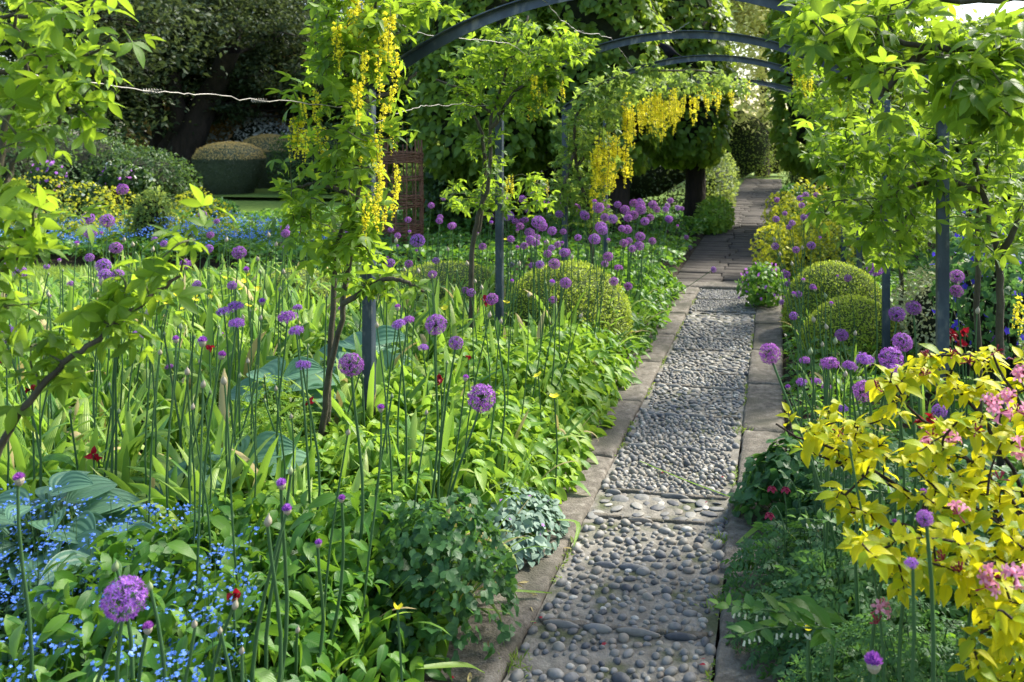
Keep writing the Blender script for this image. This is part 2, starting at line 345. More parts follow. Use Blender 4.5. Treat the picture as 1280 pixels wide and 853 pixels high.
def pebblemat():
    m, n, out = newmat('pebble'); L = n.links
    geo = N(n, 'ShaderNodeNewGeometry'); tc = N(n, 'ShaderNodeTexCoord')
    r = ramp(n, [(0, (.05, .053, .06)), (.2, (.10, .105, .115)), (.45, (.165, .168, .17)), (.66, (.22, .217, .205)), (.8, (.19, .165, .135)), (.92, (.30, .285, .25)), (1, (.52, .5, .45))], geo.outputs['Random Per Island'])
    nz = N(n, 'ShaderNodeTexNoise'); nz.inputs['Scale'].default_value = 60; nz.inputs['Detail'].default_value = 6; L.new(tc.outputs['Object'], nz.inputs['Vector'])
    mp = N(n, 'ShaderNodeMapRange'); mp.inputs['To Min'].default_value = .65; mp.inputs['To Max'].default_value = 1.35; L.new(nz.outputs[0], mp.inputs[0])
    mul = N(n, 'ShaderNodeVectorMath', operation='SCALE'); L.new(r.outputs[0], mul.inputs[0]); L.new(mp.outputs[0], mul.inputs['Scale'])
    # lime and dust that settled on the stones
    nz2 = N(n, 'ShaderNodeTexNoise'); nz2.inputs['Scale'].default_value = 16; nz2.inputs['Detail'].default_value = 8; L.new(tc.outputs['Object'], nz2.inputs['Vector'])
    r2 = ramp(n, [(.42, (0, 0, 0)), (.66, (.8, .8, .8))], nz2.outputs[0])
    mx = N(n, 'ShaderNodeMix', data_type='RGBA'); L.new(r2.outputs[0], mx.inputs[0]); L.new(mul.outputs[0], mx.inputs[6]); mx.inputs[7].default_value = (.25, .235, .195, 1)
    p = N(n, 'ShaderNodeBsdfPrincipled'); L.new(mx.outputs[2], p.inputs['Base Color']); p.inputs['Roughness'].default_value = .62; p.inputs['Specular IOR Level'].default_value = .35
    b = N(n, 'ShaderNodeBump'); b.inputs['Strength'].default_value = .3; b.inputs['Distance'].default_value = .002; L.new(nz.outputs[0], b.inputs['Height']); L.new(b.outputs[0], p.inputs['Normal'])
    L.new(p.outputs[0], out.inputs[0]); return m
M_PEB = pebblemat()

# ============================================================= ground
def grid(x0, x1, y0, y1, nx, ny, zf):
    X, Y = np.meshgrid(np.linspace(x0, x1, nx + 1), np.linspace(y0, y1, ny + 1)); Z = zf(X, Y)
    V = np.stack([X, Y, Z], -1).reshape(-1, 3); b = nx + 1
    Q = [(i * b + j, i * b + j + 1, (i + 1) * b + j + 1, (i + 1) * b + j) for i in range(ny) for j in range(nx)]
    return V, np.array(Q), V[:, :2].copy()
g = Geo(); far = grid(-180, 180, -20, 300, 20, 20, lambda x, y: x * 0 - .06); g.add(*far)
tag(g.build('ground', M_LAWN), kind='structure')
def soilz(x, y):
    inp = (x > -1.12) & (x < .06)
    return np.where(inp, -.05, .01 + .03 * noise2(x, y, 3) + .015 * noise2(x, y, 11, 3))
g = Geo(); g.add(*grid(-16, 7, -1, 16, 230, 170, soilz))
tag(g.build('soil', M_SOIL), kind='structure')
def leafpatch(name, poly, n, z=.0): pass
# lawns : a grass strip behind the bed and a far lawn round the topiary
g = Geo(); g.add(*grid(-14, -6.2, 8.0, 9.4, 40, 16, lambda x, y: .05 + .01 * noise2(x, y, 3)))
lawn = tag(g.build('lawn', M_LAWN), kind='structure')
def blades(n, xr, yr, z, h, wd):
    P = np.stack([rng.uniform(*xr, n), rng.uniform(*yr, n), np.full(n, z)], -1)
    T = leafT(1, .12, 2, .2, .1, .3)
    g = Geo(); g.add(*inst(T, P, rframes(n, 40, 88), rng.uniform(.6, 1.3, n) * h)); return g
tag(blades(18000, (-13, -6.2), (8.0, 9.4), .045, .06, 1).build('grass', M_GRASS), 'short green grass of the narrow lawn behind the left border', 'grass', kind='stuff')
g = Geo(); g.add(*grid(-22, -9, 20.5, 29, 20, 10, lambda x, y: x * 0 + .03))
tag(g.build('lawn', M_LAWN), kind='structure')

# ============================================================= the path
PX_L, PX_R, PY0, PY1 = -.80, -.21, .9, 9.6
g = Geo(); g.add(*grid(PX_L - .01, PX_R + .01, PY0, PY1, 60, 760, lambda x, y: .001 + .003 * noise2(x, y, 9) + .003 * noise2(x, y, 45, 5) + rng.normal(0, .0012, x.shape)))
path = tag(g.build('path', M_MORTAR), kind='structure')
PT = sphereT(10, 6)
def stones(P, S, Rm): return inst(PT, P, Rm, S)
pv, pS, pR = [], [], []
def rot_many(az, tx, ty):
    cz, sz = np.cos(az), np.sin(az); o = np.ones_like(az); z = np.zeros_like(az)
    Rz = np.stack([np.stack([cz, -sz, z], -1), np.stack([sz, cz, z], -1), np.stack([z, z, o], -1)], -2)
    c, s = np.cos(tx), np.sin(tx); Rx = np.stack([np.stack([o, z, z], -1), np.stack([z, c, -s], -1), np.stack([z, s, c], -1)], -2)
    return Rz @ Rx
bands = []; y = PY0; kinds = ['dense', 'flat', 'dense', 'dense', 'sparse', 'flat', 'sparse', 'dense']
# band edges read off the photograph (slate courses at these depths)
edges = [.9, 2.25, 2.62, 2.98, 3.42, 3.84, 4.12, 4.75, 5.3, 5.9, 6.25, 6.9, 7.3, 7.95, 8.4, 9.6]
kk = ['sparse', 'sparse', 'sparse', 'sparse', 'sparse', 'flat', 'dense', 'dense', 'flatd', 'dense', 'flatd', 'dense', 'flatd', 'flat', 'fine']
for k in range(len(edges) - 1):
    y0, y1, kd = edges[k], edges[k + 1], kk[k]
    sp = dict(dense=.030, sparse=.044, flat=.075, flatd=.05, fine=.024)[kd]
    lo, hi = dict(dense=(.010, .022), sparse=(.012, .029), flat=(.018, .042), flatd=(.012, .032), fine=(.008, .013))[kd]
    area = (y1 - y0) * (PX_R - PX_L); cell = hi * 2.2; H = {}; m = int(area / (math.pi * ((lo + hi) / 2) ** 2) * dict(dense=9, sparse=5, flat=3, flatd=6, fine=9)[kd])
    if kd == 'sparse': lim = int(area / (math.pi * ((lo + hi) / 2) ** 2) * .95)
    elif kd == 'flat': lim = int(area / (math.pi * ((lo + hi) / 2) ** 2) * .6)
    else: lim = 10 ** 6
    got = 0; cand = rng.uniform(0, 1, (m, 3))
    for q, (ux, uy, ur) in enumerate(cand):
        f = 1 - q / m; b = lo + (hi - lo) * ur ** 1.6 * (f ** .35)
        x = PX_L + .03 + ux * (PX_R - PX_L - .06); yy = y0 + .018 + uy * (y1 - y0 - .03); ci, cj = int(x / cell), int(yy / cell); ok = True
        if kd == 'sparse' and noise2(x * 9, yy * 9, 1, k) > .75: continue
        for di in (-1, 0, 1):
            for dj in (-1, 0, 1):
                for (X2, Y2, B2_) in H.get((ci + di, cj + dj), ()):
                    if (X2 - x) ** 2 + (Y2 - yy) ** 2 < (.9 * (b + B2_)) ** 2: ok = False; break
                if not ok: break
            if not ok: break
        if not ok: continue
        H.setdefault((ci, cj), []).append((x, yy, b)); got += 1
        if got > lim: break
        if kd == 'flat': s = (b * 1.2, b * .85, b * .22); z = .002
        elif kd == 'flatd': s = (b * 1.2, b * .72, b * .42); z = .005
        elif kd == 'sparse': s = (b * rng.uniform(.8, 1.25), b * .78, b * .6); z = b * .14
        else: s = (b * rng.uniform(.9, 1.25), b * .82, b * rng.uniform(.6, 1.0)); z = b * .3
        pv.append((x, yy, z)); pS.append(s); pR.append((rng.uniform(0, 6.28), rng.normal(0, .22)))
    # long slate stones laid in line at the band edge
    x = PX_L + .02
    while x < PX_R - .05:
        ln = rng.uniform(.03, .085)
        if rng.random() < .6 and kd != 'fine': pv.append((x + ln, y1, .006)); pS.append((ln, .014 * rng.uniform(.7, 1.2), .016)); pR.append((rng.normal(0, .05), 0))
        x += ln * 2.05
yy = PY0                                   # larger stones along both edges
while yy < PY1:
    for xe in (PX_L + .015, PX_R - .015):
        if rng.random() < .5:
            b = rng.uniform(.010, .027); pv.append((xe + rng.normal(0, .009), yy, .004)); pS.append((b * .8, b * 1.15, b * .8)); pR.append((rng.normal(0, .4), 0))
    yy += rng.uniform(.035, .07)
pv, pS, pR = np.array(pv), np.array(pS), np.array(pR)
g = Geo(); V, Q, UV = stones(pv, pS, rot_many(pR[:, 0], pR[:, 1], pR[:, 1]))
V = V + (.0016 * np.stack([noise2(V[:, 1], V[:, 2], 160, 4), noise2(V[:, 0], V[:, 2], 160, 5), noise2(V[:, 0], V[:, 1], 160, 6)], -1))
g.add(V, Q, UV); o = g.build('pebbles', M_PEB, path); o['kind'] = 'stuff'
g = Geo()
for ye in (2.98, 3.84, 4.12, 5.3, 5.9, 6.25, 6.9, 7.3, 8.4, 9.0):
    x = PX_L + .012
    while x < PX_R - .06:
        ln = min(rng.uniform(.12, .3), PX_R - .012 - x); 
        if rng.random() < .85: g.add(*slab(x, x + ln - .006, ye + .014 + rng.normal(0, .003), ye + .036 + rng.normal(0, .004), -.02, .011 + rng.normal(0, .002), 3, 1, .0015, .004))
        x += ln
g.build('stone_edging', M_CONC, path)
# kerbs : concrete slabs with joints
for nm, x0, x1 in (('kerb', -1.075, -.815), ('kerb', -.195, .03)):
    g = Geo(); y = PY0 - .2
    while y < PY1:
        ln = rng.uniform(.8, 1.05); sh = rng.normal(0, .008)
        g.add(*slab(x0 + sh, x1 + sh * .4, y + .006, min(y + ln, PY1) - .006, -.05, .022 + rng.normal(0, .004), 5, 14, .0022)); y += ln
    tag(g.build(nm, M_CONC), kind='structure')
# threshold slab and the old paving beyond
g = Geo(); g.add(*slab(-1.1, .05, PY1 + .01, PY1 + .3, -.05, .035, 8, 4, .003)); tag(g.build('path_threshold', M_CONC), kind='structure')
g = Geo(); y = PY1 + .32
while y < 32:
    x = -1.15
    dy = rng.uniform(.2, .3)
    while x < .05:
        dx = rng.uniform(.35, .6); g.add(*slab(x + .006, min(x + dx, .1) - .006, y + .006, y + dy - .006, -.05, .01 + rng.normal(0, .004), 2, 2, .002, .01)); x += dx
    y += dy
tag(g.build('paving', M_BRICKP), kind='structure')
# moss and weeds in the joints
n = 3200; side = rng.random(n) < .5
P = np.stack([np.where(side, -.805, -.203) + rng.normal(0, .006, n), rng.uniform(1.6, 9, n), np.full(n, .004)], -1)
P = P[(noise2(P[:, 0] * 3, P[:, 1], 5, 8) > .1)]
g = Geo(); g.add(*inst(leafT(1, .35, 2, .5, .1, .3), P, rframes(len(P), 10, 70), rng.uniform(.007, .026, len(P))))
cl = []
for cx, cy in ((-.79, 2.72), (-.80, 2.32), (-.21, 3.72), (-.5, 2.2), (-.78, 2.08), (-.2, 3.2), (-.2, 5.1), (-.66, 2.02), (-.36, 2.1)):
    k = 60; cl.append(np.stack([rng.normal(cx, .028, k), rng.normal(cy, .03, k), np.full(k, .004)], -1))
cl = np.concatenate(cl); g.add(*inst(leafT(1, .16, 2, .3, .1, .4), cl, rframes(len(cl), 20, 80), rng.uniform(.02, .045, len(cl))))
tag(g.build('path_weeds', M_GRASS), 'tiny tufts of grass and moss growing in the joints of the path', 'weeds', kind='stuff')

# ============================================================= dense clipped / bushy growth
LT_LIME = leafT(1, .85, 4, .3, .08, .35, .8, 2, .18)
LT_QUAD = leafT(1, .6, 2, .5, 0, 0)
LT_SIMPLE = leafT(1, .5, 2, .45, .12, .25)
LT_OVAL = leafT(1, .55, 4, .45, .12, .3, .9)
def lump(P, c, amp, s, seed):
    d = P - c; f = 1 + amp * (noise2(P[:, 0] + P[:, 2] * .7, P[:, 1] - P[:, 2] * .6, s, seed))
    return c + d * f[:, None]
def ball_leaves(c, r, n, size, T=LT_SIMPLE, shell=.25, amp=.1, s=3, seed=0, zmin=0, upw=.3, dirj=.6):
    """leaves in the outer layer of a lumpy ellipsoid, tips outward"""
    c = np.array(c, float); r = np.array(r, float)
    u = norm(rng.normal(0, 1, (int(n * 1.3), 3))); rad = 1 - shell * rng.random(len(u)) ** 1.3
    P = c + u * r * rad[:, None]; P = lump(P, c, amp, s, seed); k = P[:, 2] > zmin; P, u = P[k][:n], u[k][:n]
    m = len(P); d = u * .6 + rng.normal(0, dirj, (m, 3)); up = u + np.array([0, 0, upw]) + rng.normal(0, .35, (m, 3))
    return inst(T, P, frames(d, up), rng.uniform(.65, 1.25, m) * size)
def core_ball(c, r, k=.8, amp=.1, s=3, seed=0):
    V, Q, UV = sphereT(20, 14); P = np.array(c) + V * np.array(r) * k; return lump(P, np.array(c), amp, s, seed), Q, UV
def split_flowers(VQU, T, mat, root):
    V, Q, UV = VQU; k = len(T[0]); n = len(V) // k
    if n > 100: g = Geo(); g.add(V, Q, UV); g.build('blossom', mat, root); return
    for i in range(n):
        X = V[i * k:(i + 1) * k]; c = X.mean(0); g = Geo(); g.add(X - c, T[1], T[2]); o = g.build('flower', mat, root); o.location = c
def bush(name, label, cat, c, r, n, size, mat, T=LT_SIMPLE, shell=.35, amp=.16, s=2.2, group=None, core=.7, seed=None, zmin=0, flowers=None, dirj=.6, corem=None):
    seed = seed if seed is not None else int(rng.integers(1e6))
    root = thing(name, label, cat, (c[0], c[1], 0), group); off = np.array([c[0], c[1], 0]); cc = np.array(c) - off
    g = Geo(); g.add(*ball_leaves(cc, r, n, size, T, shell, amp, s, seed, zmin, dirj=dirj)); g.build('foliage', mat, root)
    g = Geo()
    if core: V, Q, UV = core_ball(cc, r, core, amp, s, seed); V[:, 2] = np.maximum(V[:, 2], -.02); g.add(V, Q, UV)  # solid core blocks the view through, its dark tone standing in for shade
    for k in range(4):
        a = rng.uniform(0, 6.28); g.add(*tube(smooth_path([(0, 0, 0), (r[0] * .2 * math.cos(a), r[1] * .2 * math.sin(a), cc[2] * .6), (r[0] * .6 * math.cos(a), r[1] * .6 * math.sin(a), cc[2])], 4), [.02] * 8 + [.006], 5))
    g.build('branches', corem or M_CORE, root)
    if flowers:
        fm, fT, fn, fs = flowers; split_flowers(ball_leaves(cc, np.array(r) * 1.04, fn, fs, fT, .06, amp, s, seed, zmin + .1), fT, fm, root)
    return root

# --- clipped lime (pleached) crowns : box shaped with bulging faces
def lime_tree(label, x0, x1, y0, y1, z0, z1, trunk, n=7000, size=.105, seed=1, mat=M_LIME):
    cx, cy = trunk; root = thing('clipped_lime_tree', label, 'lime tree', (cx, cy, 0), 'clipped lime trees over the path')
    c = np.array([(x0 + x1) / 2, (y0 + y1) / 2, (z0 + z1) / 2]); r = np.array([x1 - x0, y1 - y0, z1 - z0]) / 2
    u = norm(rng.normal(0, 1, (n, 3))); p = 5.0
    k = (np.abs(u) ** p).sum(1) ** (-1 / p)
    def surf(k2, u=u): 
        P = u * k[:, None] * k2[:, None] if len(u) == n else u
        return P
    rad = 1 - .16 * rng.random(n) ** 1.5
    P = c + u * k[:, None] * r * rad[:, None]; P = lump(P, c, .07, 2.6, seed); P = P + .10 * np.stack([noise2(P[:, 1], P[:, 2], 9, seed), noise2(P[:, 0], P[:, 2], 9, seed + 1), P[:, 0] * 0], -1)
    nn = norm(np.sign(u) * np.abs(u * k[:, None]) ** 4)
    keep = noise2(P[:, 0] + P[:, 1] * .8, P[:, 2] * 1.3 - P[:, 1] * .5, 5.5, seed + 9) > -.42; P, u, nn, k = P[keep], u[keep], nn[keep], k[keep]; n = len(P)
    d = nn * .55 + np.array([0, 0, -.42]) + rng.normal(0, .5, (n, 3)); up = nn * .8 + np.array([0, 0, .75]) + rng.normal(0, .35, (n, 3))
    off = np.array([cx, cy, 0])
    g = Geo(); g.add(*inst(LT_LIME, P - off, frames(d, up), rng.uniform(.6, 1.25, n) * size * 1.12)); g.build('crown', mat, root)
    g = Geo(); hgt = z0 + .5
    g.add(*tube(smooth_path([(0, 0, -.05), (.03, .02, hgt * .5), (0, -.02, hgt), (.02, 0, hgt + 1)], 5), np.linspace(.2, .14, 16), 10))
    g.build('trunk', M_BARKD, root)
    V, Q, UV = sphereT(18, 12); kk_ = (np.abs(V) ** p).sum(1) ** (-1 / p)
    g = Geo(); g.add(lump(c + V * kk_[:, None] * r * .78, c, .07, 2.6, seed) - off, Q, UV); g.build('solid_core', M_CORE, root)  # opaque dark core paints the shaded hollows between the lime leaves
    return root
lime_tree('large clipped lime crown behind the second arch, farthest left of the lime trees', -5.2, -3.3, 12.2, 14.2, 1.0, 4.1, (-4.2, 13.2), 9000, .11, 1)
lime_tree('clipped lime crown in the middle of the left row, behind the yellow laburnum chains', -3.4, -1.75, 12.6, 14.8, 1.05, 4.3, (-2.4, 13.6), 8500, .11, 2)
lime_tree('clipped lime with a thick dark trunk standing beside the far paving', -2.45, -.86, 14.6, 17, 1.15, 4.4, (-1.45, 16), 7500, .11, 3)
lime_tree('clipped lime crown to the right of the far path, over the yellow euphorbia', -.08, 2.0, 14.0, 17.4, .95, 4.6, (1.0, 17.4), 7500, .11, 4)  # crown extended towards the viewer so that it shades the far paving
lime_tree('clipped lime behind the right-hand laburnums, farthest right of the lime trees', 2.1, 4.4, 15.5, 18, .9, 3.2, (3.2, 16.8), 6500, .11, 5)

lime_tree('clipped lime added for shade, dark through the right-hand laburnum leaves, nearest of the lime trees', 2.0, 4.2, 11.6, 14.4, .9, 3.1, (3.1, 13.0), 6500, .11, 6)  # extra lime, mostly hidden, added to cast shade on the far paving
# --- big dark evergreen at upper left
def big_tree(name, label, base, trunks, blobs, mat, size, n_per, T=LT_SIMPLE, group=None, bark=M_BARKD, dens=.9, cat='tree'):
    root = thing(name, label, cat, base, group); base = np.array(base, float)
    g = Geo(); skel = []
    for pts, r0, r1 in trunks:
        P = smooth_path(pts, 5, .02); g.add(*tube(P, np.linspace(r0, r1, len(P)), 10)); skel.append(P)
    sk = np.concatenate(skel)
    for c, r in blobs:
        c = np.array(c); j = np.argmin(np.linalg.norm(sk - c, axis=1) + 2 * (sk[:, 2] > c[2])); P = smooth_path([sk[j], (sk[j] + c) / 2 + rng.normal(0, .15, 3), c], 4, .02)
        g.add(*tube(P, np.linspace(.07, .02, len(P)), 6))
        for q in range(5):
            e = c + rng.normal(0, .5, 3) * np.array(r); g.add(*tube(smooth_path([P[-3], (P[-3] + e) / 2 + rng.normal(0, .1, 3), e], 3), [.03] * 3 + [.02] * 2 + [.01, .008][:2], 5))
    g.build('trunk', bark, root)
    g = Geo()
    for c, r in blobs:
        c = np.array(c); r = np.array(r, float)
        m = int(n_per * r[0] * r[2]); K = max(6, m // 45)
        cc = c + norm(rng.normal(0, 1, (K, 3))) * rng.uniform(.25, 1, (K, 1)) ** .5 * r
        P = np.repeat(cc, 45, 0) + rng.normal(0, 1, (K * 45, 3)) * np.array([.2, .2, .11]) * (r.mean() / 1.2) * dens
        g.add(*inst(T, P, rframes(len(P), -50, 25, .6), rng.uniform(.6, 1.3, len(P)) * size))
    g.build('crown', mat, root); return root
blobs = []
for px, py, t, r in [(150, 40, 24, 1.8), (200, 90, 24, 1.3), (150, 110, 25, 1.2), (230, 20, 25, 1.8), (290, 60, 24, 1.6), (330, 110, 24, 1.3), (270, 120, 24.5, 1.1), (380, 60, 24, 1.7), (350, 0, 25, 1.9),
                     (420, 110, 24.5, 1.3), (440, 30, 25, 1.8), (90, 20, 25, 1.5), (390, 140, 24, .9), (190, -10, 25, 1.5), (480, 80, 26, 1.6), (290, -30, 24, 1.8), (460, 140, 26, 1.2), (100, 90, 26, 1.2), (240, 140, 22.5, .8), (340, 145, 24.6, .8), (200, 60, 22, 1.6), (260, 90, 22, 1.4), (310, 30, 22, 1.7), (350, 90, 22, 1.3), (170, 130, 22, .8), (290, 130, 22, .8), (140, 70, 22, 1.4)]:
    t += 5.5; blobs.append((at(px, py, t) - np.array(gnd(228, 232) * [1, 1, 0]), (r * 1.12, r, r * .66)))
b0 = gnd(228, 232) * [1, 1, 0]
q = lambda px, py, t: at(px, py, t) - b0
big_tree('evergreen_tree', 'huge dark evergreen tree with a leaning double trunk behind the topiary', b0,
         [([q(228, 236, 27), q(226, 205, 27), q(238, 170, 27), q(262, 120, 27), q(290, 60, 26)], .62, .25),
          ([q(216, 236, 27.2), q(208, 200, 27.2), q(222, 160, 27), q(215, 90, 26.5)], .4, .2),
          ([q(204, 230, 27.4), q(198, 190, 27.4), q(198, 140, 27), q(170, 80, 26)], .3, .14),
          ],
         blobs, M_YEW, .15, 2600)

# --- topiary cups
def topiary(label, px, pyb, t, wpx, hpx):
    b = at(px, pyb, t) * [1, 1, 0]; s = t / F; w = wpx * s / 2; h = hpx * s
    root = thing('topiary_bush', label, 'topiary', b, 'clipped cup topiary on the far lawn')
    prof = [(.62, 0), (.75, .18), (.90, .42), (.98, .62), (1.0, .70)]
    top = [(1.0, .70), (.97, .76), (.85, .88), (.6, .96), (.3, 1.0), (0.02, 1.01)]
    def leaves(pf, n, mat, nm, sz):
        pf = np.array(pf); k = rng.uniform(0, len(pf) - 1, n); i = k.astype(int); f = (k - i)[:, None]; rz = pf[i] * (1 - f) + pf[np.minimum(i + 1, len(pf) - 1)] * f
        a = rng.uniform(0, 6.283, n); R = rz[:, 0] * w * (1 + .012 * noise2(a * 3, rz[:, 1] * 5, 3)); P = np.stack([R * np.cos(a), R * np.sin(a), rz[:, 1] * h], -1)
        tg = np.array([0, 0, .6]); nn = norm(P - np.array([0, 0, .45 * h])); d = rng.normal(0, .6, (n, 3)) + nn * .4
        g = Geo(); g.add(*inst(LT_SIMPLE, P, frames(d, nn + rng.normal(0, .3, (n, 3))), rng.uniform(.6, 1.2, n) * sz)); g.build(nm, mat, root)
    g = Geo(); g.add(*latheT([(r * w * .985, z * h * .985) for r, z in prof + top[1:]], 28)); g.build('solid_core', M_CLIPD, root)
    leaves(prof, 9000, M_CLIPD, 'clipped_sides', .045); leaves(top, 5000, M_CLIPSUN, 'clipped_top', .045)
topiary('clipped cup-shaped topiary with a domed top coloured sunlit gold, nearer the path', 287, 241, 24, 85, 64)
topiary('clipped cup-shaped topiary half hidden behind the nearer one', 336, 240, 26.5, 72, 66)

# --- woven willow obelisk
def willow():
    t = 12.5; b = at(500, 165, t) * [1, 1, 0]; root = thing('woven_willow_frame', 'round brown woven willow frame standing behind the left border', 'plant support', b)
    g = Geo(); r = .30; zt = 1.42
    for k in range(14):
        a = k / 14 * 6.283; g.add(*tube(smooth_path([(r * math.cos(a), r * math.sin(a), 0), (r * 1.03 * math.cos(a), r * math.sin(a), .7), (r * .96 * math.cos(a + .05), r * .96 * math.sin(a + .05), zt + rng.uniform(0, .14))], 4), .011, 5))
    g.build('stake', M_WILLOW, root); 
    g = Geo()
    for z0, z1 in ((.2, .42), (.62, .80), (.98, 1.04), (1.22, 1.36)):
        z = z0
        while z < z1:
            ph = rng.uniform(0, 6.28); a = np.linspace(0, 6.283, 57); rr = r + .012 * np.sin(a * 7 + (0 if int(z * 1000) % 2 else math.pi)) + .004
            g.add(*tube(np.stack([rr * np.cos(a), rr * np.sin(a), z + .012 * np.sin(a * 2 + ph)], -1), .008, 5)); z += .017
    g.build('woven_band', M_WILLOW, root)
willow()

# --- backdrop trees and shrubs
def simple_tree(label, x, y, h, w, mat, size, npb=900, seed=0, name='broadleaf_tree', z0=1.0, nb=12, dens=1.2):
    bl = []
    for k in range(nb):
        a = rng.uniform(0, 6.28); rr = rng.uniform(0, w * .62); z = rng.uniform(z0, h); bl.append(((rr * math.cos(a), rr * math.sin(a), z), (w * .42, w * .42, w * .32)))
    big_tree(name, label, (x, y, 0), [([(0, 0, 0), (.1, 0, h * .3), (-.1, .1, h * .7)], .3, .1)], bl, mat, size, npb / max(1, (w * .42) ** 1), group='trees beyond the garden', dens=dens)
simple_tree('tree coloured sunlit gold beyond the end of the path between the lime crowns', -.6, 34, 9, 5, M_SUNTREE, .22, 1300, z0=2.2)
simple_tree('dark broadleaf tree behind the left lime crowns', -8.5, 26, 9, 6, M_SHRUB, .22, 1100)
simple_tree('light green tree behind the middle lime crown', -4.5, 27, 8, 5, M_SHRUB2, .24, 1100, z0=1.5)
simple_tree('broadleaf tree behind the right lime crowns', 4.5, 27, 3.6, 5, M_SHRUB2, .24, 1100, z0=1.5)
simple_tree('dense dark tree at the right edge beyond the laburnums', 9.5, 24, 3.6, 6, M_SHRUB, .22, 1100)
simple_tree('pale green tree at the far left behind the evergreen', -24, 33, 11, 8, M_SHRUB2, .26, 1100)
simple_tree('bronze leaved tree seen low behind the evergreen trunk', -17.2, 30, 3.6, 5.5, M_BRONZE, .24, 1500, z0=.8)
simple_tree('dark tree at the far left edge', -19.5, 22, 8, 6, M_YEW, .18, 1500, z0=2)
simple_tree('tall green tree behind the evergreen tree', -14, 38, 13, 10, M_SHRUB2, .3, 900, z0=2)
simple_tree('green tree closing the view left of the lime crowns', -10.5, 30, 6, 6, M_SHRUB, .24, 1300, z0=.6)
# pale shrub behind the topiary, dark hedge masses
c = at(325, 190, 29)
bush('white_flowering_shrub', 'pale silvery shrub in flower behind the topiary', 'shrub', (c[0], c[1], 1.1), (1.9, 1, 1.1), 4500, .11, M_PALE)
c = at(410, 215, 24)
bush('shrub', 'rounded green shrub behind the first laburnum trunks', 'shrub', (c[0], c[1], .8), (1.6, 1.2, 1.1), 5000, .10, M_SHRUB)
for px, py, t, r, m, lb in [(60, 200, 18, (2.2, 1.4, 1.05), M_SHRUB, 'dark green shrub below the evergreen at the far left'), (165, 215, 17.5, (1.2, 1.0, .62), M_SHRUB, 'leafy dark shrub left of the evergreen trunk'),
                            (-30, 215, 15, (1.6, 1.2, 1.5), M_SHRUB, 'dark shrub cut by the left edge of the view'), (268, 265, 15, (.36, .3, .26), M_DARK, 'low dark big-leaved plant in front of the topiary'),
                            (640, 205, 16.5, (1.8, .8, 1.3), M_SHRUB, 'twiggy green shrub between the lime crowns and the alliums'), (760, 215, 19.5, (2.6, .8, 1.3), M_YEW, 'dark hedge added to fill the shade beneath the lime crowns'),  # dark hedge added to darken the gap under the lime crowns
                            (560, 225, 15, (.9, .6, .8), M_SHRUB2, 'green shrub to the right of the willow frame')]:
    c = at(px, py, t); c[2] = max(r[2] * .75, c[2] * .8)
    bush('shrub', lb, 'shrub', c, r, 5200, .085, m, amp=.2)
# the far path's planting
for px, py, t, r, m, lb in [(925, 200, 33, (1.6, 1.0, 1.7), M_SHRUB2, 'bright green shrub closing the far end of the path on the left'), (962, 205, 35, (1.5, 1.0, 1.6), M_SUNTREE, 'shrub in pale sun-coloured leaf straight behind the far end of the path'), (897, 232, 20, (.42, 1.8, .75), M_SHRUB2, 'light green shrub on the left side of the far path end'), (1022, 225, 21, (.8, 1.6, .95), M_SHRUB2, 'sunlit shrub on the right side of the far path end'),
                            (895, 262, 15.6, (.28, 1.2, .3), M_GREENL, 'low leafy edging under the thick lime trunk'), (992, 236, 17.8, (.3, .6, .35), M_DARK, 'small rounded bush beside the bright end of the path')]:
    c = at(px, py, t); c[2] = r[2] * .7
    bush('shrub', lb, 'shrub', c, r, 4200, .075, m)
# ============================================================= steel arches over the path
XL, XR, ZP = -1.92, .68, 1.85
def arch(Y, label, rise=.45):
    cx = (XL + XR) / 2; root = thing('arch_frame', label, 'arch', (cx, Y, 0), 'steel arches over the path')
    hw = (XR - XL) / 2
    for sx in (-1, 1):
        g = Geo(); s = .024
        # angle-iron post : two flanges
        for (a0, a1, b0, b1) in ((-s, s, -s, -s + .007), (-s, -s + .007, -s + .009, s), (s - .007, s, -s + .009, s)):
            V, Q, UV = boxT(sx * hw + a0, sx * hw + a1, b0, b1, -.05, ZP); g.add(V, Q, UV)
        pst = g.build('post', M_METAL, root, smooth=False)
        g = Geo()
        for dz in (.04, .10): V, Q, UV = latheT([(0.001, .004), (.007, .004), (.008, 0), (.008, -.004)], 8); V = V[:, [0, 2, 1]] * [1, -1, 1]; g.add(V + np.array([sx * hw, -s - .001, ZP - dz]), Q, UV)
        b = g.build('bolt', M_WIRE, pst)
    # hoop : an arc of channel section
    R = (hw ** 2 + rise ** 2) / (2 * rise); a1 = math.asin(hw / R); A = np.linspace(-a1, a1, 41)
    prof = [(.026, .024), (.026, -.028), (.021, -.028), (.021, .017), (-.026, .017), (-.026, .024)]
    V = []
    for a in A:
        for dr, dy in prof: V.append(((R + dr) * math.sin(a), dy, ZP + rise - R + (R + dr) * math.cos(a)))
    k = len(prof); Q = [(i * k + j, i * k + (j + 1) % k, (i + 1) * k + (j + 1) % k, (i + 1) * k + j) for i in range(len(A) - 1) for j in range(k)]
    g = Geo(); g.add(np.array(V), np.array(Q)); g.build('hoop', M_METAL, root, smooth=False)
    return root
arch(4.10, 'nearest blue-grey steel arch, its left post standing in front of the yellow-flowered climber')
arch(6.19, 'second blue-grey steel arch from the front, the one with a wire looped over its crown')
arch(8.20, 'third blue-grey steel arch, where the blackbird perches')
arch(10.2, 'farthest blue-grey steel arch, half hidden under leaves and hanging yellow flowers', .36)

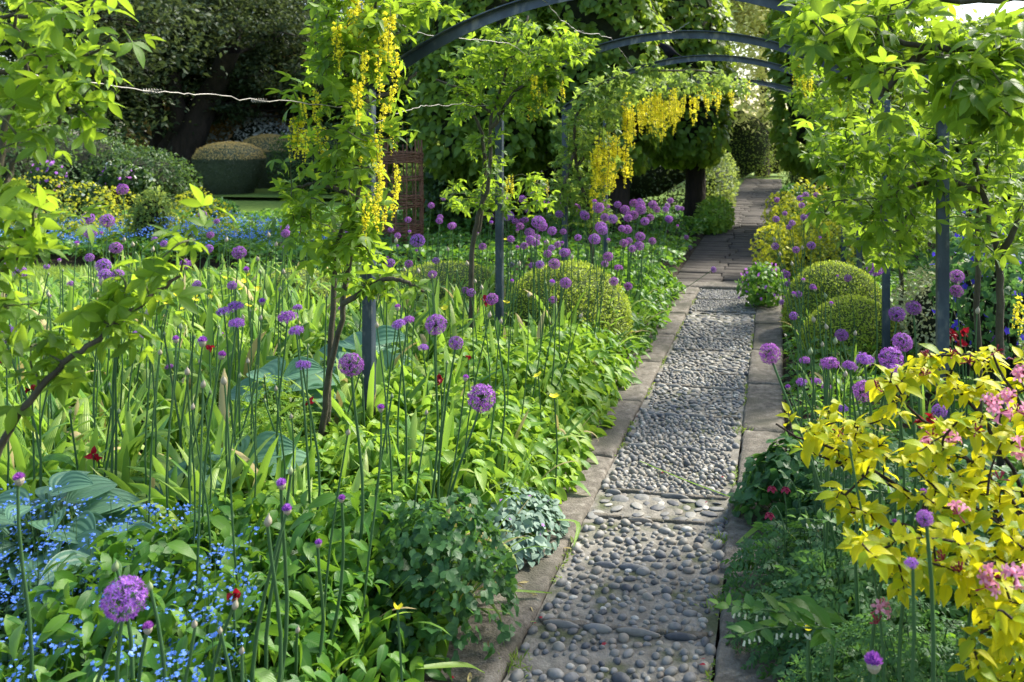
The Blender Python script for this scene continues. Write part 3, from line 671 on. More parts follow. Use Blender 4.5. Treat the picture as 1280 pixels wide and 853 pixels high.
def wire(pts, label, curls=0, r=.0021):
    P = smooth_path(pts, 14); P[1:-1] += rng.normal(0, .0025, P[1:-1].shape); P[1:-1, 2] += .006 * noise2(P[1:-1, 0], P[1:-1, 1], 9, 2)
    c = P[0]; g = Geo(); g.add(*tube(P - c, r, 5))
    for f in [.35, .7][:curls]:
        i = int(f * len(P)); t = np.linspace(0, 1, 26); w = P[i] - c + np.stack([t * .06 - .03, .007 * np.cos(t * 40), .007 * np.sin(t * 40)], -1); g.add(*tube(w, r * .8, 5))
    o = g.build('training_wire', M_WIRE); o.location = c
    return tag(o, label, 'wire', 'training wires strung between the arches')
wire([(XL, 2.05, 1.80), at(180, 113, 2.75), at(300, 123, 3.2), (XL, 4.08, 1.76)], 'pale twisted wire crossing the dark evergreen at the upper left', 2)
wire([at(478, 22, 4.05), at(545, 46, 4.9), at(640, 57, 5.6), (-1.6, 6.17, 2.0)], 'thin pale wire running from the nearest arch over the lime leaves to the second arch', 1)
wire([(XL, 4.12, 1.68), at(510, 138, 4.9), at(560, 131, 5.4), (XL, 6.17, 1.82)], 'pale wire between the left posts of the first two arches, below the hoops', 0)
wire([at(676, -2, 4.12), at(720, 38, 5.1), (at(765, 50, 6.3)[0], 6.16, at(765, 50, 6.3)[2] + .0), at(790, 84, 7.6)], 'thin wire slanting from the nearest hoop across the second hoop', 1, .0022)
wire([atY(812, 0, 5.2), atY(833, 38, 6.0), (atY(846, 39, 6.15)), atY(862, 28, 6.15)], 'short curled wire end looped over the crown of the second hoop', 0, .0022)
wire([(XR, 8.2, 1.80), (XR - .5, 8.9, 1.99), (XR - .9, 10.2, 2.16)], 'thin wire between the two farthest arches', 0, .0025)

# ============================================================= blackbird on the third hoop
def blackbird():
    hw = 1.3; rise = .45; R = (hw ** 2 + rise ** 2) / (2 * rise); cx = (XL + XR) / 2
    p = atY(836, 80, 8.2); dx = p[0] - cx; z = ZP + rise - R + math.sqrt((R + .027) ** 2 - dx * dx)
    root = thing('blackbird', 'black bird with an orange beak perched on the third arch', 'bird', (p[0], 8.2, z))
    # body lofted from tail to beak base, bird faces -X (left in the photograph)
    sp = [(.115, .018, .004, .016), (.09, .030, .006, .018), (.065, .046, .012, .018), (.045, .058, .028, .026), (.018, .066, .050, .038), (-.012, .074, .058, .042), (-.036, .086, .052, .040), (-.053, .106, .032, .030), (-.066, .118, .026, .025), (-.080, .122, .021, .020), (-.093, .120, .010, .010), (-.098, .119, .004, .004)]
    V = []; k = 14
    for x, zz, rz_, ry in sp:
        for i in range(k): a = i / k * 6.283; V.append((x, ry * math.cos(a), zz + rz_ * math.sin(a)))
    Q = [(i * k + j, i * k + (j + 1) % k, (i + 1) * k + (j + 1) % k, (i + 1) * k + j) for i in range(len(sp) - 1) for j in range(k)]
    mb = solid('black_feather', [(.3, (.006, .006, .008)), (.7, (.016, .016, .02))], 60, .9, .3, .002, spec=.05)
    mo = solid('orange_beak', [(.3, (.7, .28, .02)), (.7, (.85, .4, .03))], 60, .4, 0)
    g = Geo(); g.add(np.array(V), np.array(Q)); o = g.build('body', mb, root)
    md = o.modifiers.new('s', 'SUBSURF'); md.levels = md.render_levels = 1
    for s in (-1, 1):
        g = Geo(); w = leafT(.07, .034, 5, .3, .02, .02); M = frames(np.array([[.98, s * .02, -.22]]), np.array([[0, s, .25]]))
        V = w[0] @ M[0].T + np.array([-.03, s * .038, .082]); g.add(V, w[1], w[2]); g.build('wing', mb, root)
        g = Geo(); g.add(*tube([(-.002, s * .014, .045), (.006, s * .013, .02), (-.001, s * .012, .002)], [.005, .0025, .002], 6))
        for a in (-.5, 0, .5): g.add(*tube([(-.001, s * .012, .003), (-.014, s * .012 + .008 * a, .003), (-.022, s * .012 + .014 * a, 0)], .0013, 5))
        g.add(*tube([(-.001, s * .012, .003), (.012, s * .012, .001)], .0013, 5)); g.build('leg', M_BARKD, root)
        g = Geo(); V, Q, UV = sphereT(8, 6); g.add(V * .0034 + np.array([-.082, s * .0165, .124]), Q, UV); g.build('eye', mo, root)
    g = Geo(); g.add(*tube([(-.094, 0, .119), (-.108, 0, .118), (-.120, 0, .115)], [.006, .0045, .001], 7)); g.build('beak', mo, root)
blackbird()

# ============================================================= laburnums trained over the arches
def trifol(pet=.55, L=1, wd=.42, ns=4):
    a = leafT(L, wd, ns, .5, .13, .3, .9)
    ta = xf(a, rotz(0), 1, (0, pet, 0)); tb = xf(a, rotz(1.15), .88, (0, pet, 0)); tc = xf(a, rotz(-1.15), .88, (0, pet, 0))
    st = tube([(0, 0, 0), (0, pet / 2, .03), (0, pet, 0)], .018, 3)
    return merge(ta, tb, tc, st)
T_TRI = [trifol(.5), trifol(.65, 1, .38), trifol(.45, 1.1, .46)]
T_TRIF = [trifol(.5, 1, .5, 2)]
def racemeG(n=34, L=1.0, w=.08):
    """a hanging chain of pea flowers, unit length, hangs down from the origin"""
    g = Geo(); g.add(*tube([(0, 0, 0), (.02, .01, -.3), (0, 0, -.65), (.01, 0, -1)], [.008, .007, .005, .003], 4), mi=1)
    pet = leafT(1, .9, 2, .5, .25, .5)
    t = rng.uniform(.1, 1, n) ** .9; a = rng.uniform(0, 6.28, n)
    fat = np.where(t > .8, .45, 1.0) * w
    base = np.stack([np.cos(a) * fat * .25, np.sin(a) * fat * .25, -t], -1)
    for k in range(3):
        az = a + rng.normal(0, .8, n); e = rng.uniform(-.9, .7, n); d = np.stack([np.cos(az) * np.cos(e), np.sin(az) * np.cos(e), np.sin(e)], -1)
        g.add(*inst(pet, base + d * fat[:, None] * .2, frames(d, rng.normal(0, 1, (n, 3))), fat * rng.uniform(.5, .9, n)))
    return g
RAC = [mesh_of(racemeG(28 + 5 * k, 1, .078 + .010 * k), 'flower_raceme', [M_YEL, M_TWIG]) for k in range(4)]
def grow(skel, tips, jit, rmin=.0018, rmax=.004):
    """twigs joined one after another to the nearest existing branch"""
    nodes = list(np.concatenate(skel)); A = np.array(nodes); out = []; ends = []
    d0 = np.array([np.linalg.norm(A - t, axis=1).min() for t in tips]); ordr = np.argsort(d0)
    for i in ordr:
        t = tips[i]; D = np.linalg.norm(A - t, axis=1); j = D.argmin(); b = A[j]; L = D[j]
        if L < 1e-3: continue
        P = smooth_path([b, b * .55 + t * .45 + rng.normal(0, .12 * L, 3) + [0, 0, .1 * L], t], 3)
        out.append((P, L)); A = np.vstack([A, P[2:]]); ends.append((t, norm(P[-1] - P[-2])))
    return out, ends
def laburnum(label, trunks, crowns, leaf, mat, racemes=(), per=7, spread=.09, T=None, r0=.02, name='laburnum_tree', base=None, twr=1.0, droop=-.25):
    skel = [smooth_path([np.array(p) if len(p) == 3 and isinstance(p, np.ndarray) else at(*p) for p in tr], 6, .004) for tr in trunks]
    b = skel[0][0] * [1, 1, 0] if base is None else np.array(base)
    root = thing(name, label, 'laburnum', b, 'laburnums trained over the arches')
    g = Geo()
    for i, P in enumerate(skel): g.add(*tube(P - b, np.linspace(r0 * (.9 ** i), r0 * .35, len(P)), 8))
    tips = np.concatenate([sample_poly(poly, n, t0, t1) for poly, n, t0, t1 in crowns])
    tw, ends = grow(skel, tips, .1)
    for P, L in tw: g.add(*tube(P - b, np.linspace(.0035 * twr, .0014 * twr, len(P)), 4), mi=1)
    g.build('branches', [M_BARK, M_TWIG], root)
    E = np.array([e[0] for e in ends]); D = np.array([e[1] for e in ends]); g = Geo(); T = T or T_TRI
    P = np.repeat(E, per, 0); Dd = np.repeat(D, per, 0); n = len(P)
    P = P - Dd * rng.uniform(0, spread * 1.2, (n, 1)) + rng.normal(0, spread * .18, (n, 3))
    d = Dd * .5 + rng.normal(0, .75, (n, 3)) + [0, 0, droop]
    pick = rng.integers(0, len(T), n); Rm = frames(d, np.array([0, 0, 1.0]) + rng.normal(0, .4, (n, 3))); S = rng.uniform(.5, 1.15, n) * leaf
    for k in range(len(T)):
        m = pick == k; g.add(*inst(T[k], P[m] - b, Rm[m], S[m]))
    g.build('leaves', mat, root)
    for (px, py, t, L) in racemes:
        p = at(px, py, t) - b; o = part('flower_raceme', RAC[int(rng.integers(4))], root, p, (rng.normal(0, .08), rng.normal(0, .08), rng.uniform(0, 6.28)), (L * 1.05, L * 1.05, L))
    return root
def rac_poly(poly, n, t0, t1, L0, L1):
    P = np.array(poly, float); a, b = P.min(0), P.max(0); out = []
    while len(out) < n:
        xy = rng.uniform(a, b, (50, 2)); ok = inpoly(xy[:, 0], xy[:, 1], poly)
        out += [(x, y, rng.uniform(t0, t1), rng.uniform(L0, L1)) for x, y in xy[ok]]
    return out[:n]

# L0 : very near, upper left and the low branch across the left border
laburnum('laburnum in front at the far left, its lowest branch reaching over the alliums',
    [[(-130, 1000, 1.75), (-60, 700, 1.8), (0, 562, 1.85), (60, 475, 1.85), (120, 425, 1.9), (170, 385, 1.95), (225, 345, 2.0)],
     [(-120, 900, 1.8), (-70, 500, 1.9), (-20, 300, 1.95), (20, 205, 2.0), (60, 165, 2.0), (95, 135, 2.0)],
     [(-20, 300, 1.95), (10, 150, 2.0), (30, 90, 2.05), (20, 20, 2.0)],
     [(-80, 560, 1.85), (-10, 350, 1.9), (30, 300, 1.95), (45, 250, 2.0)],
     [(-20, 90, 2.1), (60, 85, 2.1), (130, 60, 2.1)], [(-40, 20, 2.1), (30, 20, 2.1), (120, 0, 2.1)]],
    [([(-30, -10), (130, -10), (190, 50), (180, 90), (120, 165), (60, 180), (-30, 220)], 50, 1.85, 2.35),
     ([(-20, 225), (70, 235), (90, 275), (40, 300), (40, 345), (-20, 360)], 16, 1.85, 2.1),
     ([(205, 285), (290, 300), (250, 340), (200, 360), (130, 425), (60, 470), (20, 470), (60, 420), (130, 385)], 13, 1.85, 2.05),
     ([(0, 375), (70, 375), (90, 430), (30, 480), (-10, 470)], 7, 1.85, 2.0),
     ([(120, 340), (190, 320), (180, 370), (120, 400)], 5, 1.9, 2.0)],
    .056, M_LAB, per=6, spread=.10, r0=.010, base=(-1.95, 2.0, 0), twr=.9)
# L1 : on the first left post
laburnum('laburnum with yellow flower chains on the nearest left post, two dark stems',
    [[at(398, 600, 4.15) * [1, 1, 0], (400, 560, 4.1), (410, 480, 4.05), (428, 380, 4.0), (447, 250, 4.05), (452, 130, 4.05), (470, 0, 4.05)],
     [at(404, 600, 4.2) * [1, 1, 0], (412, 460, 4.15), (420, 330, 4.15), (436, 250, 4.15), (440, 160, 4.2), (425, 60, 4.1)],
     [(428, 380, 4.0), (470, 355, 3.95), (500, 350, 3.9), (530, 365, 3.9)], [(447, 250, 4.05), (400, 230, 4.1), (370, 235, 4.1)], [(452, 130, 4.05), (500, 110, 4.2), (520, 90, 4.2)]],
    [([(350, 215), (420, 170), (480, 190), (490, 300), (440, 345), (385, 335), (350, 280)], 58, 3.8, 4.3),
     ([(350, 90), (400, 60), (500, 70), (510, 170), (440, 200), (365, 175)], 50, 3.8, 4.35),
     ([(395, -20), (510, -20), (500, 80), (400, 70)], 46, 3.8, 4.3),
     ([(440, 345), (520, 350), (540, 385), (470, 375)], 7, 3.85, 4.0), ([(490, -10), (560, -10), (590, 20), (500, 45)], 10, 4.1, 4.5)],
    .066, M_LAB, rac_poly([(400, -20), (495, -20), (500, 60), (415, 50)], 16, 3.7, 4.3, .14, .24) + rac_poly([(440, 40), (494, 20), (494, 170), (445, 150)], 10, 3.7, 4.2, .13, .24)
    + rac_poly([(362, 110), (415, 100), (400, 165), (365, 150)], 8, 3.8, 4.1, .14, .22) + rac_poly([(450, 160), (492, 150), (500, 215), (450, 205)], 9, 3.7, 4.1, .12, .2)
    + rac_poly([(460, 215), (498, 215), (490, 262), (455, 250)], 7, 3.75, 4.0, .12, .2), per=7, spread=.10, r0=.017)
# L2 : on the second left post
laburnum('laburnum on the left post of the second arch, crown spreading under its hoop',
    [[at(592, 345, 6.2) * [1, 1, 0], (590, 335, 6.2), (598, 270, 6.15), (612, 220, 6.1), (614, 150, 6.1), (645, 60, 6.1), (660, 20, 6.2)],
     [(598, 290, 6.2), (606, 220, 6.2), (600, 160, 6.2), (575, 130, 6.3)], [(614, 160, 6.1), (650, 110, 6.0), (700, 80, 6.0)], [(614, 140, 6.1), (570, 110, 6.2), (545, 100, 6.2)]],
    [([(548, 110), (585, 60), (640, 20), (700, 30), (745, 60), (705, 85), (700, 130), (650, 145), (620, 140), (570, 150)], 160, 5.8, 6.5),
     ([(655, 95), (700, 90), (695, 135), (665, 140)], 20, 5.8, 6.3), ([(585, 180), (625, 165), (630, 230), (580, 260)], 16, 6, 6.3), ([(560, 225), (680, 215), (720, 245), (640, 262), (560, 262)], 42, 6.3, 7.0)],
    .066, M_LAB, rac_poly([(650, 80), (700, 70), (705, 105), (650, 110)], 9, 5.8, 6.1, .15, .24) + rac_poly([(630, 215), (680, 215), (690, 235), (630, 235)], 8, 6.2, 6.6, .08, .14), per=6, spread=.12, r0=.02, T=T_TRIF + T_TRI[:1])
# L3 : on the third left post, the great hanging chains
laburnum('laburnum on the left post of the third arch, hung with long yellow flowers',
    [[at(742, 300, 8.3) * [1, 1, 0], (738, 280, 8.2), (720, 200, 8.2), (722, 140, 8.2), (760, 100, 8.2), (830, 88, 8.3), (900, 92, 8.5)],
     [(720, 210, 8.2), (750, 170, 8.4), (770, 140, 8.6)], [(722, 180, 8.2), (705, 230, 8.1), (700, 250, 8.0)]],
    [([(690, 150), (720, 120), (780, 90), (800, 110), (770, 165), (765, 235), (720, 262), (690, 240)], 170, 7.9, 8.9),
     ([(760, 92), (860, 84), (950, 96), (940, 112), (800, 125), (760, 140)], 90, 8.0, 9.2), ([(680, 235), (760, 240), (770, 275), (700, 285)], 40, 8, 8.5), ([(720, 115), (780, 95), (760, 140), (715, 150)], 25, 8, 8.4)],
    .066, M_LABFAR, rac_poly([(780, 108), (868, 100), (880, 118), (800, 132), (785, 150)], 44, 7.9, 9.0, .18, .40) + rac_poly([(742, 160), (770, 150), (785, 180), (790, 200), (745, 215), (735, 190)], 32, 7.9, 8.8, .22, .45) + rac_poly([(868, 98), (950, 96), (950, 104), (868, 110)], 14, 9.2, 10, .2, .34),
    per=6, spread=.13, r0=.02, T=T_TRIF)
# R0 : very near at upper right (its stem stands outside the view)
laburnum('nearest laburnum at the upper right, broad drooping leaves close overhead',
    [[(1480, 700, 2.3), (1420, 200, 2.35), (1330, 80, 2.4), (1240, 62, 2.45), (1160, 60, 2.5), (1080, 40, 2.7)], [(1330, 80, 2.4), (1220, 75, 2.5), (1150, 75, 2.6), (1060, 100, 2.7)],
     [(1420, 200, 2.35), (1330, 10, 2.5), (1200, 0, 2.6), (1060, -10, 2.8)], [(1160, 60, 2.5), (1120, 95, 2.5), (1090, 130, 2.5)]],
    [([(1085, 40), (1290, 35), (1300, 130), (1215, 150), (1130, 110), (1080, 100)], 60, 2.2, 2.75), ([(1000, -20), (1175, -20), (1165, 20), (1075, 40), (985, 50)], 50, 2.4, 3.0), ([(700, -190), (1150, -190), (1100, -55), (760, -50)], 60, 3.4, 4.6), ([(1220, 105), (1300, 90), (1300, 190), (1240, 150)], 10, 2.2, 2.5), ([(985, 0), (1080, 40), (1085, 100), (1020, 90)], 16, 2.6, 3.0)],  # third outline is unseen canopy above the view, added to shade path and border
    .066, M_LAB, per=6, spread=.10, r0=.018, base=(.72, 2.1, 0), droop=-.3)
# R1 : on the first right post
laburnum('laburnum with a dark stem beside the nearest right post, leaves spilling to the right edge',
    [[at(1251, 440, 4.0) * [1, 1, 0], (1250, 420, 4.0), (1247, 320, 4.0), (1228, 240, 4.05), (1205, 165, 4.1), (1150, 110, 4.2)], [(1247, 330, 4.0), (1266, 290, 3.9), (1290, 240, 3.9)],
     [at(1226, 400, 4.3) * [1, 1, 0], (1222, 300, 4.3), (1232, 220, 4.3), (1238, 150, 4.3)], [(1228, 240, 4.05), (1170, 225, 4.0), (1110, 250, 4.0), (1090, 265, 4.0)]],
    [([(1090, 150), (1290, 150), (1290, 330), (1235, 320), (1170, 250), (1100, 235)], 105, 3.6, 4.5), ([(1020, 245), (1130, 240), (1160, 300), (1100, 330), (1060, 300), (1010, 270)], 34, 3.7, 4.3),
     ([(1120, 100), (1290, 110), (1290, 170), (1110, 180)], 50, 3.8, 4.5), ([(1000, 175), (1090, 150), (1100, 230), (1040, 215)], 28, 3.7, 4.2)],
    .066, M_LAB, [(1276, 365, 3.8, .18), (1272, 372, 3.85, .14)], per=6, spread=.11, r0=.02)
# R2 / R3
laburnum('laburnum on the right post of the second arch with one yellow cluster',
    [[at(1128, 430, 6.4) * [1, 1, 0], (1127, 400, 6.4), (1124, 300, 6.4), (1110, 200, 6.4), (1060, 110, 6.3), (1010, 70, 6.2)], [(1124, 300, 6.4), (1150, 230, 6.5), (1170, 180, 6.6)]],
    [([(1000, 70), (1090, 70), (1110, 150), (1090, 230), (1040, 200), (1000, 140)], 130, 5.9, 6.7), ([(1060, 200), (1170, 170), (1180, 300), (1100, 340), (1070, 280)], 110, 6.0, 6.9), ([(985, 60), (1010, 60), (1010, 130), (980, 120)], 10, 6, 6.3)],
    .066, M_LAB, rac_poly([(994, 62), (1014, 62), (1014, 100), (996, 100)], 14, 6.0, 6.2, .1, .2) + [(1050, 120, 6.1, .12), (1060, 130, 6.1, .1), (1040, 150, 6, .1)], per=6, spread=.12, r0=.02, T=T_TRIF + T_TRI[:1])
laburnum('laburnum on the right post of the third arch, bright leaves above the golden euphorbia',
    [[at(1080, 340, 8.4) * [1, 1, 0], (1078, 300, 8.4), (1074, 200, 8.4), (1040, 130, 8.3), (990, 105, 8.3)]],
    [([(985, 90), (1060, 90), (1090, 180), (1090, 250), (1040, 240), (1010, 160)], 120, 8, 8.9), ([(1030, 230), (1110, 220), (1120, 320), (1060, 330)], 80, 8, 8.9)], .068, M_LABFAR,
    rac_poly([(1085, 240), (1105, 240), (1105, 280), (1085, 280)], 7, 8, 8.4, .12, .2), per=6, spread=.13, r0=.02, T=T_TRIF)
laburnum('laburnum filling the gap behind the right posts at the right edge of the view',
    [[(1300, 400, 7.0) , (1260, 300, 7.0), (1200, 200, 7.0)], [(1230, 420, 7.5), (1215, 300, 7.5), (1180, 220, 7.5)]],
    [([(1120, 130), (1300, 130), (1300, 300), (1150, 310)], 170, 6.4, 8.2)], .068, M_LABFAR, per=6, spread=.14, r0=.02, T=T_TRIF)
# ============================================================= planting in the borders
def bed_left(x, y): return (x < -1.12) & (x > -.97 * y - 1.1) & (y < 9.9) & ~((y > 7.7) & (x < -5.9))
def bed_right(x, y): return (x > .03 + .03 * noise2(x, y, 6, 9)) & (x < .62 * y + .5)
DOMES = [  # box domes: px, py of the centre, depth, radii
]
def scatter(n, xr, yr, test, sep=0.0, tries=40):
    out = []
    while len(out) < n and tries:
        tries -= 1
        P = np.stack([rng.uniform(*xr, n * 2), rng.uniform(*yr, n * 2)], -1); P = P[test(P[:, 0], P[:, 1])]
        for p in P:
            if len(out) >= n: break
            if sep and any((p[0] - q[0]) ** 2 + (p[1] - q[1]) ** 2 < sep * sep for q in out): continue
            out.append(p)
    return np.array(out)

# --- strap leaves
def strapG(n, L0, L1, w, splay, mdry=.03, spread=.05):
    g = Geo()
    for i in range(n):
        L = rng.uniform(L0, L1); a = rng.uniform(0, 6.28); e = R_(90) - abs(rng.normal(0, splay)); k = rng.uniform(.3, 2.0) * (1.2 if rng.random() < .7 else .3)
        ns = 10; P = [np.array([rng.normal(0, spread), rng.normal(0, spread), 0])]; wv = a + rng.normal(0, .25); el = e; dirs = []
        for s in range(ns):
            d = np.array([math.cos(wv) * math.cos(el), math.sin(wv) * math.cos(el), math.sin(el)]); dirs.append(d); P.append(P[-1] + d * L / ns)
            el -= k / ns * (s / ns) * 2.6; wv += rng.normal(0, .03)
        dirs.append(dirs[-1]); P = np.array(P); dirs = np.array(dirs)
        side = np.array([-math.sin(wv), math.cos(wv), 0]); tw = rng.normal(0, .5); t = np.linspace(0, 1, ns + 1)
        S = norm(side[None] * np.cos(tw * t)[:, None] + np.cross(dirs, side) * np.sin(tw * t)[:, None]); Nn = np.cross(S, dirs)
        wd = w * rng.uniform(.6, 1.2) * np.minimum(1, .6 + t * 1.5) * np.where(t > .55, np.sqrt(np.maximum(0, 1 - ((t - .55) / .45) ** 2)), 1) + .0008
        V = np.stack([P - S * wd[:, None] / 2 + Nn * wd[:, None] * .18, P, P + S * wd[:, None] / 2 + Nn * wd[:, None] * .18], 1).reshape(-1, 3)
        V[:, 2] = np.maximum(V[:, 2], .01)
        Q = [(r * 3 + c, r * 3 + c + 1, (r + 1) * 3 + c + 1, (r + 1) * 3 + c) for r in range(ns) for c in range(2)]
        UV = np.stack([np.tile([0, .5, 1], ns + 1), np.repeat(t, 3)], -1)
        g.add(V, Q, UV, 1 if rng.random() < mdry else 0)
    return g
STRAP = [mesh_of(strapG(24, .32, .60, .042, .45), 'leaves', [M_STRAP, M_STRAPD]) for k in range(7)]
STRAPN = [mesh_of(strapG(26, .3, .55, .02, .5, .12), 'leaves', [M_STRAP, M_STRAPD]) for k in range(4)]
def clump(me, label, x, y, s, group, cat='leaf clump', name='strap_leaf_clump', z=0):
    o = bpy.data.objects.new(name, me); COL.objects.link(o); o.location = (x, y, z); o.scale = (s, s, s * rng.uniform(.85, 1.15)); o.rotation_euler = (0, 0, rng.uniform(0, 6.28))
    return tag(o, label, cat, group)
P = scatter(240, (-6.2, -1.3), (2.3, 7.8), lambda x, y: bed_left(x, y) & (x < -1.32) & ((y > 2.9) | (x > -1.0)) & ~((np.abs(x / y + .468) < .06) & (y < 4.15)), .16)
for x, y in P:
    if y < 4: lab, grp = 'clump of arching broad strap leaves near the front of the left border', 'front strap leaf clumps'
    elif y < 5.8: lab, grp = 'clump of pale green strap leaves among the alliums in mid left border', 'middle strap leaf clumps'
    else: lab, grp = 'small clump of strap leaves far back in the left border', 'back strap leaf clumps'
    clump(STRAP[int(rng.integers(7))], lab, x, y, rng.uniform(.75, 1.1), grp)
for x, y, sc_ in [(*gnd(250, 690, .15)[:2], 1.1), (*gnd(225, 655, .15)[:2], 1.0), (*gnd(300, 670, .15)[:2], 1.05), (*gnd(330, 720, .15)[:2], .8), (*gnd(180, 640, .15)[:2], .9), (*gnd(390, 700, .15)[:2], .85), (*gnd(440, 660, .1)[:2], .9), (*gnd(70, 560, .15)[:2], 1.1), (*gnd(20, 600, .2)[:2], 1.0)]:
    clump(STRAP[int(rng.integers(7))], 'large arching strap leaf clump standing at the front behind the forget-me-nots', x, y, sc_, 'strap leaf clumps behind the forget-me-nots')
for px, py, sc_ in [(560, 745, .75), (585, 705, .8), (600, 770, .65), (548, 690, .9), (620, 650, .7), (575, 800, .6), (650, 620, .7), (690, 560, .7)]:
    p = gnd(px, py, .05); clump(STRAPN[int(rng.integers(4))], 'yellowing narrow leaf clump flopping over the near left kerb', min(p[0], -1.08), p[1], sc_, 'yellowing leaf clumps near the bottom of the left kerb', name='narrow_leaf_clump')
# yellowing narrow leaves flopping over the left kerb
for x, y, s in [(-1.2, 3.0, .75), (-1.3, 2.65, .8), (-1.22, 3.5, .6), (-1.25, 5.9, .8), (-1.2, 6.3, .75), (-1.22, 6.8, .85), (-1.15, 7.3, .8), (-1.3, 7.8, .9), (-1.2, 8.3, .8), (-1.3, 8.9, .9), (-1.5, 6.5, .9), (-1.25, 2.35, .7)]:
    clump(STRAPN[int(rng.integers(4))], 'yellowing narrow leaf clump flopping onto the left kerb', x, y, s, 'yellowing leaf clumps along the left kerb', name='narrow_leaf_clump')
for x, y, s in [(.2, 3.4, .8), (.25, 3.9, .7), (.35, 4.6, .8), (.5, 3.2, .7), (.3, 5.2, .8), (.2, 2.95, .55), (.7, 4.9, .9), (.45, 5.9, .8), (1.1, 4.4, .9), (1.5, 5.2, 1), (.25, 6.9, .7)]:
    clump(STRAPN[int(rng.integers(4))], 'clump of narrow green leaves under the alliums right of the path', x, y, s, 'leaf clumps right of the path', name='narrow_leaf_clump')

# --- leafy ground cover : leaves on short stalks over a lumpy height field
def cover(name, label, cat, pts, hfun, size, mat, T=LT_OVAL, up=.45, tilt=(-35, 25), layers=.55, stalks=False, group=None, parent=None):
    n = len(pts); h = hfun(pts[:, 0], pts[:, 1]); z = h * (1 - layers * rng.random(n) ** 1.6)
    P = np.stack([pts[:, 0], pts[:, 1], z], -1); g = Geo()
    g.add(*inst(T, P, rframes(n, *tilt, up), rng.uniform(.55, 1.25, n) * size))
    o = g.build(name, mat, parent); 
    return tag(o, label, cat, group, 'stuff') if parent is None else o
def pts_in(n, xr, yr, test): return scatter(n, xr, yr, test, 0, 60)
hL = lambda x, y: (.20 + .09 * noise2(x, y, 2.6, 21) + .04 * noise2(x, y, 8, 22)) * np.clip((-1.02 - x) / .18, .12, 1)
# carpet across the whole left border
cover('mixed_ground_leaves', 'mixed low green leaves filling the left border between the bulbs', 'ground cover', pts_in(26000, (-7, -1.08), (1.7, 9.8), bed_left), lambda x, y: hL(x, y) * .9, .058, M_GREEN)
LT_LANCE = leafT(1, .42, 5, .4, .14, .5, 1.0)
def edge(x, y): return (x < -.96 - .05 * noise2(x, y, 5, 4)) & (x > -2.1 + .2 * noise2(x, y, 2, 7))
def hE(x, y): return np.clip((-.93 - x) / .35, .08, 1) ** .7 * (.36 + .07 * noise2(x, y, 4, 31))
cover('edging_leaves', 'broad light green leaves spilling over the left kerb in the middle distance', 'ground cover', pts_in(5200, (-2.0, -.90), (3.5, 6.0), edge), hE, .10, M_GREENL, LT_LANCE, .4, (-45, 5))
cover('edging_leaves', 'mid green pointed leaves along the far part of the left kerb', 'ground cover', pts_in(3600, (-1.9, -.92), (6.0, 9.6), edge), lambda x, y: hE(x, y) * .85, .085, M_GREEN, LT_LANCE, .4, (-45, 10))
cover('dark_arching_leaves', 'dark glossy oval leaves heaped at the near end of the left kerb', 'ground cover', pts_in(2300, (-1.95, -1.0), (1.75, 2.85), edge), lambda x, y: hE(x, y) * 1.15, .085, M_GREEN, LT_LANCE, .4, (-50, 5))
LT_HEART = leafT(1, .82, 5, .32, .08, .3, .75, 2, .16)
cover('heart_leaves', 'round heart-shaped leaves massed in front of the strap leaves', 'ground cover', pts_in(3600, (-2.6, -1.35), (2.5, 3.7), lambda x, y: bed_left(x, y) & (noise2(x, y, 2, 41) > -.5) & (x > -.62 * y - .15)), lambda x, y: .30 + .06 * noise2(x, y, 4, 33), .050, M_GREENL, LT_HEART, .4, (-50, 10))
cover('heart_leaves', 'darker heart-shaped leaves beside the blue forget-me-nots', 'ground cover', pts_in(1500, (-1.75, -1.2), (1.9, 2.9), lambda x, y: bed_left(x, y) & (x > -.62 * y + .12)), lambda x, y: .33 + .05 * noise2(x, y, 4, 35), .048, M_GREEN, LT_HEART, .4, (-55, 5))
